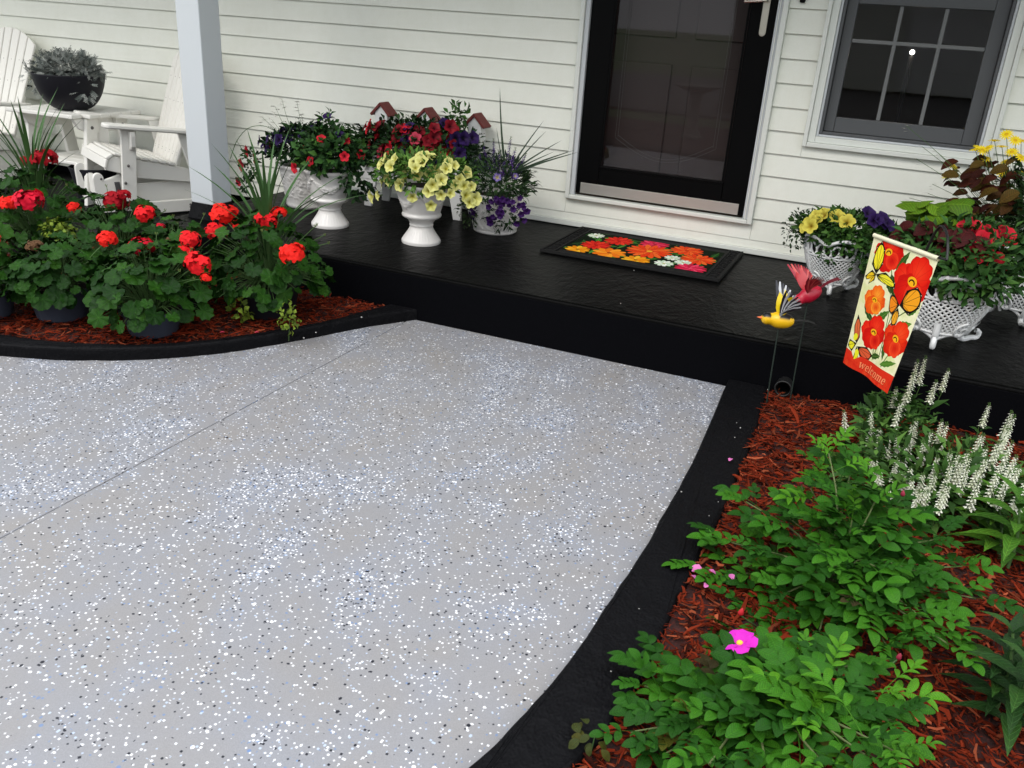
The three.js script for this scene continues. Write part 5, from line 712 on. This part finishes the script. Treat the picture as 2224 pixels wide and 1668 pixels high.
const flagTex = (() => {
  const W = 640, H = 1000, c = document.createElement('canvas'); c.width = W; c.height = H; const x = c.getContext('2d'), rnd = mulberry(600), u = (a) => a * W, v = (b) => b * H;
  x.fillStyle = '#ece8c0'; x.fillRect(0, 0, W, H);
  for (let i = 0; i < 260; i++) { x.fillStyle = ['rgba(255,253,225,0.16)', 'rgba(190,205,110,0.13)', 'rgba(225,220,170,0.16)', 'rgba(160,180,80,0.09)'][i % 4]; x.beginPath(); x.ellipse(rnd() * W, rnd() * H, 15 + rnd() * 70, 12 + rnd() * 55, rnd() * 3, 0, 7); x.fill(); }
  x.strokeStyle = '#4c6a24'; x.lineWidth = 8; x.lineCap = 'round'; const st = (...p) => { x.beginPath(); x.moveTo(u(p[0]), v(p[1])); x.quadraticCurveTo(u(p[2]), v(p[3]), u(p[4]), v(p[5])); x.stroke(); };
  st(0.33, 0.14, 0.5, 0.25, 0.55, 0.45); st(0.55, 0.45, 0.6, 0.62, 0.62, 0.82); st(0.72, 0.3, 0.62, 0.45, 0.6, 0.6); st(0.29, 0.5, 0.38, 0.56, 0.42, 0.62); st(0.45, 0.74, 0.48, 0.8, 0.5, 0.86); st(0.82, 0.7, 0.75, 0.78, 0.72, 0.86); st(0.6, 0.6, 0.52, 0.75, 0.5, 0.86); st(0.9, 0.38, 0.8, 0.42, 0.66, 0.52);
  const LG = ['#33551c', '#27461a', '#4d7a26', '#3d6a22']; [[0.47, 0.19, 0.60, 0.03, 34, 0], [0.42, 0.22, 0.62, 0.40, 40, 1], [0.36, 0.24, 0.50, 0.36, 30, 1], [0.78, 0.42, 1.0, 0.25, 36, 2], [0.38, 0.58, 0.56, 0.47, 34, 3], [0.74, 0.55, 0.96, 0.48, 34, 2], [0.64, 0.68, 0.70, 0.82, 26, 0], [0.68, 0.85, 0.95, 0.78, 26, 2], [0.46, 0.84, 0.64, 0.80, 26, 0], [0.14, 0.5, 0.36, 0.62, 28, 1], [0.86, 0.44, 0.98, 0.34, 24, 3]].forEach(([a, b, e, f, w, k]) => printLeaf(x, u(a), v(b), u(e), v(f), w, LG[k]));
  const RED = ['#ee3a1c', '#e2200f', '#c8120a'], ORG = ['#f79a2c', '#f06a18', '#e2500f'];
  poppy(x, u(0.29), v(0.085), 128, RED, -0.15); poppy(x, u(0.76), v(0.215), 168, RED, 0.2); poppy(x, u(0.28), v(0.44), 100, ORG, 0.1); poppy(x, u(0.40), v(0.665), 118, RED, 0.1); poppy(x, u(0.80), v(0.625), 124, ['#f04a20', '#e8340f', '#d0200a'], 0.3);
  const P = (l) => { const [ax, ay] = l[0], k = 1.28; return l.map(([a, b]) => [u(ax + (a - ax) * k), v(ay + (b - ay) * k)]); };
  wing(x, P([[0.19, 0.265], [0.10, 0.22], [0.11, 0.12], [0.16, 0.08], [0.22, 0.12], [0.24, 0.20]]), '#f0e02a', 1); wing(x, P([[0.19, 0.265], [0.30, 0.235], [0.45, 0.27], [0.46, 0.30], [0.34, 0.30], [0.24, 0.29]]), '#e8dc30', 1); wing(x, P([[0.19, 0.265], [0.13, 0.25], [0.05, 0.30], [0.08, 0.315], [0.15, 0.30], [0.12, 0.335], [0.19, 0.30]]), '#e8c020', 0);
  wing(x, P([[0.69, 0.40], [0.72, 0.31], [0.82, 0.27], [0.90, 0.30], [0.92, 0.37], [0.82, 0.43]]), '#f0a020', 1); wing(x, P([[0.69, 0.40], [0.60, 0.36], [0.54, 0.37], [0.57, 0.45], [0.63, 0.47]]), '#ee8a1c', 1); wing(x, P([[0.68, 0.42], [0.63, 0.47], [0.66, 0.53], [0.72, 0.51], [0.72, 0.45]]), '#f0a828', 1);
  wing(x, P([[0.18, 0.80], [0.12, 0.78], [0.08, 0.71], [0.10, 0.64], [0.17, 0.68], [0.20, 0.76]]), '#dc6a3c', 0); wing(x, P([[0.18, 0.80], [0.06, 0.80], [0.05, 0.84], [0.14, 0.86]]), '#e8e028', 0); wing(x, P([[0.20, 0.82], [0.32, 0.80], [0.42, 0.83], [0.38, 0.87], [0.26, 0.87]]), '#d85a34', 0); wing(x, P([[0.19, 0.82], [0.24, 0.86], [0.24, 0.92], [0.18, 0.91]]), '#e8e028', 0); x.fillStyle = '#e6e22a'; x.beginPath(); x.ellipse(u(0.13), v(0.76), 24, 30, 0.4, 0, 7); x.fill(); x.beginPath(); x.ellipse(u(0.22), v(0.87), 22, 30, -0.2, 0, 7); x.fill();
  x.globalCompositeOperation = 'destination-over'; x.globalCompositeOperation = 'source-over';
  const band = c.getContext('2d'); band.fillStyle = '#d8301a'; band.beginPath(); band.moveTo(0, v(0.875)); band.lineTo(u(0.13), v(0.878)); band.lineTo(u(0.2), v(0.925)); band.lineTo(u(0.30), v(0.88)); band.lineTo(W, v(0.868)); band.lineTo(W, H); band.lineTo(0, H); band.fill();
  for (let i = 0; i < 90; i++) { x.fillStyle = i % 2 ? 'rgba(200,20,10,0.18)' : 'rgba(240,90,40,0.18)'; x.beginPath(); x.arc(rnd() * W, v(0.93) + rnd() * v(0.07), 5 + rnd() * 24, 0, 7); x.fill(); }
  x.font = 'italic bold 84px serif'; x.textBaseline = 'middle'; x.fillStyle = '#8c1208'; x.fillText('welcome', u(0.29) + 3, v(0.938) + 3, 400); x.fillStyle = '#f08a5c'; x.fillText('welcome', u(0.29), v(0.938), 400);
  return finishTex(new THREE.CanvasTexture(c), true, false);
})();
{
  const TLp = onZ(1900, 508, -3.0), TRp = onY(2040, 559, TLp.y), BLp = onY(1834, 787, TLp.y - 0.45), BRp = onY(1927, 855, TLp.y - 0.45), base = TLp.clone().add(TRp).multiplyScalar(0.5).add(V(0.06, 0, -0.09));
  const f = thing('garden_flag', 'welcome garden flag printed with red poppies and butterflies', 'flag', V(base.x, 0.02, base.z)), n = 14, m = 20, pos = [], uv = [], ix = [], nn = BLp.clone().sub(TLp).cross(TRp.clone().sub(TLp)).normalize();
  for (let j = 0; j <= m; j++) for (let i = 0; i <= n; i++) { const s = i / n, t = j / m, p = TLp.clone().lerp(TRp, s).lerp(BLp.clone().lerp(BRp, s), t); p.addScaledVector(nn, 0.006 * Math.sin(s * 5 + t * 2) * t + 0.004 * Math.sin(s * 11) * t).sub(f.position); pos.push(p.x, p.y, p.z); uv.push(s, 1 - t); if (i && j) { const a = (j - 1) * (n + 1) + i - 1, b = a + n + 1; ix.push(a, b, a + 1, a + 1, b, b + 1); } }
  const g = new THREE.BufferGeometry(); g.setAttribute('position', new THREE.Float32BufferAttribute(pos, 3)); g.setAttribute('uv', new THREE.Float32BufferAttribute(uv, 2)); g.setIndex(ix); g.computeVertexNormals();
  part(f, 'cloth', g, phys(0xffffff, 0.85, { map: flagTex, bumpMap: fineBump, bumpScale: 0.0003, specularIntensity: 0.2 }));
  const l = (p) => p.clone().sub(f.position), out = TRp.clone().sub(TLp).normalize(), a = l(TLp).addScaledVector(out, -0.004), b = l(TRp).addScaledVector(out, 0.03);
  M.wire = phys([0.006, 0.006, 0.006], 0.5); part(f, 'hanger_rod', tube([a, b], 0.004, 0.004, 1, 8), M.wire); part(f, 'hem', tube([l(TLp).add(V(0, -0.004, 0)), l(TRp).add(V(0, -0.004, 0))], 0.008, 0.008, 8, 8), phys([0.72, 0.70, 0.5], 0.85));
  part(f, 'pole', tube([V(0, 0, 0), V(0.0, 0.3, 0), V(0.0, b.y - 0.06, 0), V(b.x * 0.4, b.y + 0.06, b.z * 0.2), V(b.x * 0.85, b.y + 0.05, b.z * 0.85), b.clone()], 0.005, 0.004, 30, 8), M.wire);
}
// ---------------------------------------------------------------- birds on stakes
function birdBody(mat, P0, fwd, len) { const pr = [[0, 0], [0.14, 0.03], [0.27, 0.16], [0.30, 0.34], [0.27, 0.5], [0.205, 0.62], [0.21, 0.72], [0.205, 0.82], [0.14, 0.93], [0, 0.98]]; return lathe(resample(pr, 24), 20).scale(1, 1, 1); }
function featherWing(n, L, w, cols) { const P = new Pile(); for (let i = 0; i < n; i++) { const t = i / (n - 1), a = -0.25 + 1.15 * t, l = L * (1 - 0.45 * t); P.add(leafGeo(l, w, (q) => 0.35 + 0.65 * Math.sin(Math.PI * Math.min(1, q * 0.9 + 0.05)), { n: 3, fold: 0.15, droop: 0.05 }), aim(V(0, 0, L * 0.12 * i / n), V(-Math.sin(a), 0, Math.cos(a)), UP.clone().add(V(0, 0, 0.02 * i))), lin(...cols[i % cols.length])); } return P.geo(); }
function stakeBird(label, p, gy, heading, cfg) {
  const b = thing('bird_stake', label, 'garden ornament', V(p.x, gy, p.z)), o = V(0, p.y - gy, 0);
  part(b, 'stake', tube([V(0.01, 0, 0.01), V(0, o.y - 0.02, 0)], 0.0028, 0.0028, 2, 6), M.stake ||= phys([0.012, 0.022, 0.016], 0.5));
  const k = new THREE.Group(); k.name = 'bird'; k.position.copy(o); k.rotation.set(cfg.pitch || 0, heading, cfg.roll || 0, 'YXZ'); b.add(k);
  const L = cfg.L, body = lathe(resample([[0, -0.42], [0.10, -0.38], [0.19, -0.25], [0.235, -0.05], [0.23, 0.1], [0.18, 0.23], [0.165, 0.30], [0.175, 0.38], [0.15, 0.47], [0.06, 0.54], [0, 0.55]], 30), 20).rotateX(Math.PI / 2).scale(L, L, L);
  const pos = body.attributes.position, col = []; for (let i = 0; i < pos.count; i++) col.push(...cfg.paint(pos.getX(i) / L, pos.getY(i) / L, pos.getZ(i) / L)); body.setAttribute('color', new THREE.Float32BufferAttribute(col, 3)); const gp = M.glossV ||= phys(0xffffff, 0.35, { vertexColors: true });
  part(k, 'body', body, gp); part(k, 'beak', new THREE.ConeGeometry(0.055 * L, 0.17 * L, 8).rotateX(Math.PI / 2).translate(0, 0, 0.60 * L), phys(cfg.beak, 0.4));
  for (const s of [-1, 1]) part(k, 'eye', new THREE.SphereGeometry(0.022 * L, 8, 6).translate(s * 0.13 * L, 0.06 * L, 0.43 * L), M.wire);
  part(k, 'tail', leafGeo(0.7 * L, 0.26 * L, (t) => 0.5 + 0.5 * t, { n: 3, fold: 0.15, droop: 0 }).rotateY(Math.PI).translate(0, 0.02 * L, -0.34 * L), cfg.tail);
  for (const s of [-1, 1]) { const w = new THREE.Group(); w.name = 'wing'; const fl = -s, sh = V(s * 0.16 * L, 0.13 * L, 0.08 * L), d = V(s * cfg.spread, 1, -cfg.sweep).normalize(); w.applyMatrix4(aim(sh, d, V(-s, 0.15, 0), 1)); k.add(w);
    part(w, 'flight_feathers', featherWing(11, 0.95 * L, 0.10 * L, cfg.feather).scale(fl, 1, 1), gp).geometry.computeVertexNormals(); part(w, 'wing_cover', leafGeo(0.74 * L, 0.34 * L, oval, { n: 5, fold: 0.2, droop: 0.05 }).translate(-fl * 0.03 * L, -s * 0 + 0.02 * L, 0), phys(cfg.cover, 0.35)); }
  return b;
}
{
  const yel = onZ(1694, 695, -3.175), red = onZ(1757, 640, -3.26);
  stakeBird('yellow and black bird ornament on a thin stake by the porch', yel, 0.03, -1.15, { L: 0.128, spread: 0.35, sweep: 0.1, pitch: -0.08, beak: [0.75, 0.16, 0.04], paint: (x, y, z) => (y > 0.06 && z > 0.30 || (y > 0.12 && z < 0.1) ? [0.008, 0.008, 0.008] : [0.82, 0.48, 0.01]), tail: phys([0.01, 0.01, 0.012], 0.4), feather: [[0.02, 0.022, 0.03], [0.55, 0.57, 0.6]], cover: [0.80, 0.60, 0.01] });
  stakeBird('glossy red bird ornament on a thin stake by the lattice planter', red, 0.03, -1.0, { L: 0.12, spread: 0.7, sweep: 0.3, pitch: 0.5, beak: [0.5, 0.12, 0.03], paint: (x, y, z) => (z > 0.40 && y < 0.02 ? [0.01, 0.008, 0.008] : [0.42, 0.008, 0.03]), tail: phys([0.12, 0.006, 0.014], 0.4), feather: [[0.30, 0.01, 0.025], [0.55, 0.08, 0.07], [0.24, 0.008, 0.015]], cover: [0.42, 0.03, 0.035] });
}
// ---------------------------------------------------------------- door mat
const matTex = (() => { const W = 1000, H = 520, c = document.createElement('canvas'); c.width = W; c.height = H; const x = c.getContext('2d'), rnd = mulberry(610); x.fillStyle = '#0d1a0c'; x.fillRect(0, 0, W, H);
  for (let i = 0; i < 90; i++) { const a = rnd() * 6.28, l = 60 + rnd() * 90, px = rnd() * W, py = rnd() * H; printLeaf(x, px, py, px + Math.cos(a) * l, py + Math.sin(a) * l, 14 + rnd() * 14, ['#1c4a1a', '#2c6a20', '#16381a', '#3f7f2a'][i % 4]); }
  const fl = (cx, cy, r, n, cols, mid, layers = 3) => { for (let L = 0; L < layers; L++) for (let i = 0; i < n; i++) { const a = i / n * 6.283 + L * 0.3, q = r * (1 - L * 0.27); x.fillStyle = cols[(i + L) % cols.length]; x.save(); x.translate(cx, cy); x.rotate(a); x.beginPath(); x.ellipse(q * 0.56, 0, q * 0.46, q * 0.20 * (12 / n), 0, 0, 7); x.fill(); x.strokeStyle = 'rgba(60,0,0,0.3)'; x.lineWidth = 2; x.stroke(); x.restore(); } x.fillStyle = mid; x.beginPath(); x.arc(cx, cy, r * 0.13, 0, 7); x.fill(); };
  const k = (u, v) => [(u - 0.085) / 0.815 * W, (v - 0.09) / 0.735 * H]; const R1 = ['#e0281c', '#d01a16', '#ee3a24'], O1 = ['#f0521c', '#e83c14', '#f46a28'], Y1 = ['#f4a41c', '#e88c10', '#f8bc30'], W1 = ['#e4f0dc', '#c8e0c4', '#f4faee'], PK = ['#e02850', '#c81c40', '#ee4468'];
  fl(...k(0.5, 0.17), 105, 14, PK, '#902030'); fl(...k(0.3, 0.26), 105, 14, R1, '#a01010'); fl(...k(0.22, 0.52), 105, 14, R1, '#a01010'); fl(...k(0.7, 0.22), 115, 14, O1, '#c03010'); fl(...k(0.52, 0.44), 160, 16, O1, '#f0b030', 4); fl(...k(0.8, 0.45), 120, 15, O1, '#b07020', 4); fl(...k(0.34, 0.70), 115, 10, ['#f58a1c', '#ee7414', '#f8a02c'], '#a03008', 1); fl(...k(0.165, 0.75), 85, 11, Y1, '#8a5008', 1); fl(...k(0.51, 0.78), 95, 11, Y1, '#8a5008', 1); fl(...k(0.145, 0.2), 62, 12, W1, '#c0b040', 2); fl(...k(0.66, 0.74), 66, 10, W1, '#b0b040', 2); fl(...k(0.67, 0.53), 56, 10, W1, '#b0b040', 2); fl(...k(0.745, 0.62), 60, 10, W1, '#b0b040', 2); fl(...k(0.81, 0.76), 105, 14, PK, '#e04868', 3);
  return finishTex(new THREE.CanvasTexture(c), true, false); })();
{
  const A = onY(1264, 496, PORCH), B = onY(1176, 547, PORCH), C2 = onY(1563, 617, PORCH), D2 = onY(1610, 556, PORCH), cx = (A.x + B.x + C2.x + D2.x) / 4, z1 = (B.z + C2.z) / 2, z0 = WALL + 0.035, w = (C2.x - B.x + D2.x - A.x) / 4, d = (z1 - z0) / 2;
  const m = thing('door_mat', 'black rubber door mat printed with bright zinnias below the door', 'door mat', V(cx, PORCH + 0.002, (z0 + z1) / 2)); M.rubber = phys([0.010, 0.010, 0.010], 0.75, { specularIntensity: 0.35 });
  const iw = w * 0.815, id = d * 0.74; part(m, 'mat_base', box(2 * w, 0.010, 2 * d, 0.003).translate(0, 0.0055, 0), M.rubber);
  part(m, 'printed_panel', new THREE.PlaneGeometry(2 * iw, 2 * id, 1, 1).rotateX(-Math.PI / 2).translate(0, 0.0125, 0), phys(0xffffff, 0.95, { map: matTex, bumpMap: fineBump, bumpScale: 0.001, specularIntensity: 0.15 }));
  for (const s of [-1, 1]) { part(m, 'raised_edge', box(0.014, 0.008, 2 * d, 0.003).translate(s * (w - 0.008), 0.013, 0), M.rubber); part(m, 'raised_edge', box(0.012, 0.008, 2 * d - 0.02, 0.003).translate(s * (iw + 0.012), 0.013, 0), M.rubber); part(m, 'raised_edge', box(2 * w - 0.03, 0.008, 0.012, 0.003).translate(0, 0.0125, s * (d - 0.008)), M.rubber); }
  const curl = new THREE.TorusGeometry(0.018, 0.0035, 5, 14); curl.rotateX(Math.PI / 2); for (const s of [-1, 1]) for (let i = 0; i < 11; i++) part(m, 'scroll_curl', curl, M.rubber, V(s * (iw + w) / 2, 0.0125, -d + 0.045 + i * (2 * d - 0.09) / 10), [0, 0, 0]);
}
// ---------------------------------------------------------------- drain end and small litter
{ const p = onY(1690, 872, 0.05), g = thing('drain_pipe', 'short black drain pipe end at the corner of kerb and porch', 'pipe', V(p.x, 0.03, -3.295)); part(g, 'pipe', new THREE.CylinderGeometry(0.03, 0.03, 0.06, 24, 1, true).rotateX(Math.PI / 2).translate(0, 0.03, 0), M.wire); part(g, 'rim', new THREE.TorusGeometry(0.03, 0.004, 6, 24).translate(0, 0.03, 0.03), M.wire); }
{ const rnd = mulberry(620), sg = new THREE.IcosahedronGeometry(1, 0), sm = std([0.45, 0.44, 0.42], 0.9); for (const [x, y, yy, s] of [[785, 689, 0.06, 0.008], [660, 734, 0.058, 0.006], [686, 722, 0.058, 0.006], [1348, 659, PORCH + 0.004, 0.005], [1377, 587, PORCH + 0.004, 0.005], [1608, 929, 0.038, 0.005], [1600, 918, 0.038, 0.003], [1596, 950, 0.038, 0.004], [1480, 1068, 0.038, 0.005], [1668, 846, 0.06, 0.006], [1540, 1120, 0.038, 0.003], [1560, 1090, 0.038, 0.003], [1388, 1322, 0.038, 0.003], [1327, 1458, 0.038, 0.003]]) { const p = onY(x, y, yy); tag(put(scene, numbered('pebble'), sg, sm, aim(p, V(rnd(), 0, rnd()), UP, V(s * 0.55, s * 0.4, s * 0.6 * (0.7 + rnd() * 0.6)))), 'tiny pale chip of stone lying on the black concrete', 'pebble', 'pale chips on the black concrete'); } }

// ---------------------------------------------------------------- across the drive, mirrored in the door glass
{
  const n = thing('neighbour_garage', 'white garage across the drive mirrored in the door glass', 'garage', V(2, 0, 17)), wm = phys([0.62, 0.62, 0.60], 0.7, { map: vinylTex });
  part(n, 'wall', plain(-7, -2.6, 0, 3, 0, 6), wm); part(n, 'wall', plain(2.2, 7, 0, 3, 0, 6), wm); part(n, 'wall', plain(-2.6, 2.2, 2.3, 3, 0, 6), wm);
  for (let i = 0; i < 4; i++) part(n, 'door_section', boxAt(-2.59, 2.19, 0.02 + i * 0.57, 0.57 + i * 0.57, 0.1, 0.16), phys([0.7, 0.7, 0.69], 0.5));
  part(n, 'roof', prism([[-7.6, 2.95], [7.6, 2.95], [0, 5.4]], 7, 0.01).translate(0, 0.06, 3), std([0.06, 0.055, 0.05], 0.95));
  const t = thing('shade_tree', 'broad shade tree beyond the drive mirrored in the door glass', 'tree', V(-2.9, 0, 6.5)), rnd = mulberry(700);
  part(t, 'trunk', tube([V(0, -0.1, 0), V(0.05, 1.2, 0), V(-0.05, 2.6, 0.1), V(0.1, 4.2, 0)], 0.24, 0.13, 12, 10), std([0.05, 0.038, 0.028], 0.95));
  for (let i = 0; i < 5; i++) { const a = i * 1.26; part(t, 'limb', tube([V(0, 2.4 + i * 0.25, 0), V(Math.cos(a) * 0.9, 3.2 + i * 0.2, Math.sin(a) * 0.9), V(Math.cos(a) * 1.9, 3.6 + i * 0.3, Math.sin(a) * 1.9)], 0.08, 0.03, 8, 6), t.children[0].material); }
  mound(t, 'crown', V(0, 4.4, 0), V(2.6, 1.7, 2.6), 5200, [[0.03, 0.07, 0.015], [0.045, 0.10, 0.02], [0.02, 0.05, 0.012]], tinyLeaf(0.24, 0.14), rnd, { lo: -0.8, shell: 0.25 });
  const b = thing('bird_bath', 'stone bird bath beyond the slab mirrored in the door glass', 'bird bath', V(-2.5, 0, 1.9)); part(b, 'pedestal', lathe([[0, 0], [0.16, 0], [0.14, 0.05], [0.07, 0.12], [0.06, 0.45], [0.10, 0.56], [0, 0.56]], 24), std([0.18, 0.17, 0.15], 0.9)); part(b, 'basin', lathe([[0, 0.56], [0.12, 0.57], [0.27, 0.62], [0.29, 0.65], [0.26, 0.65], [0.1, 0.60], [0, 0.595]], 30), std([0.18, 0.17, 0.15], 0.9));
}
renderer.render(scene, camera);
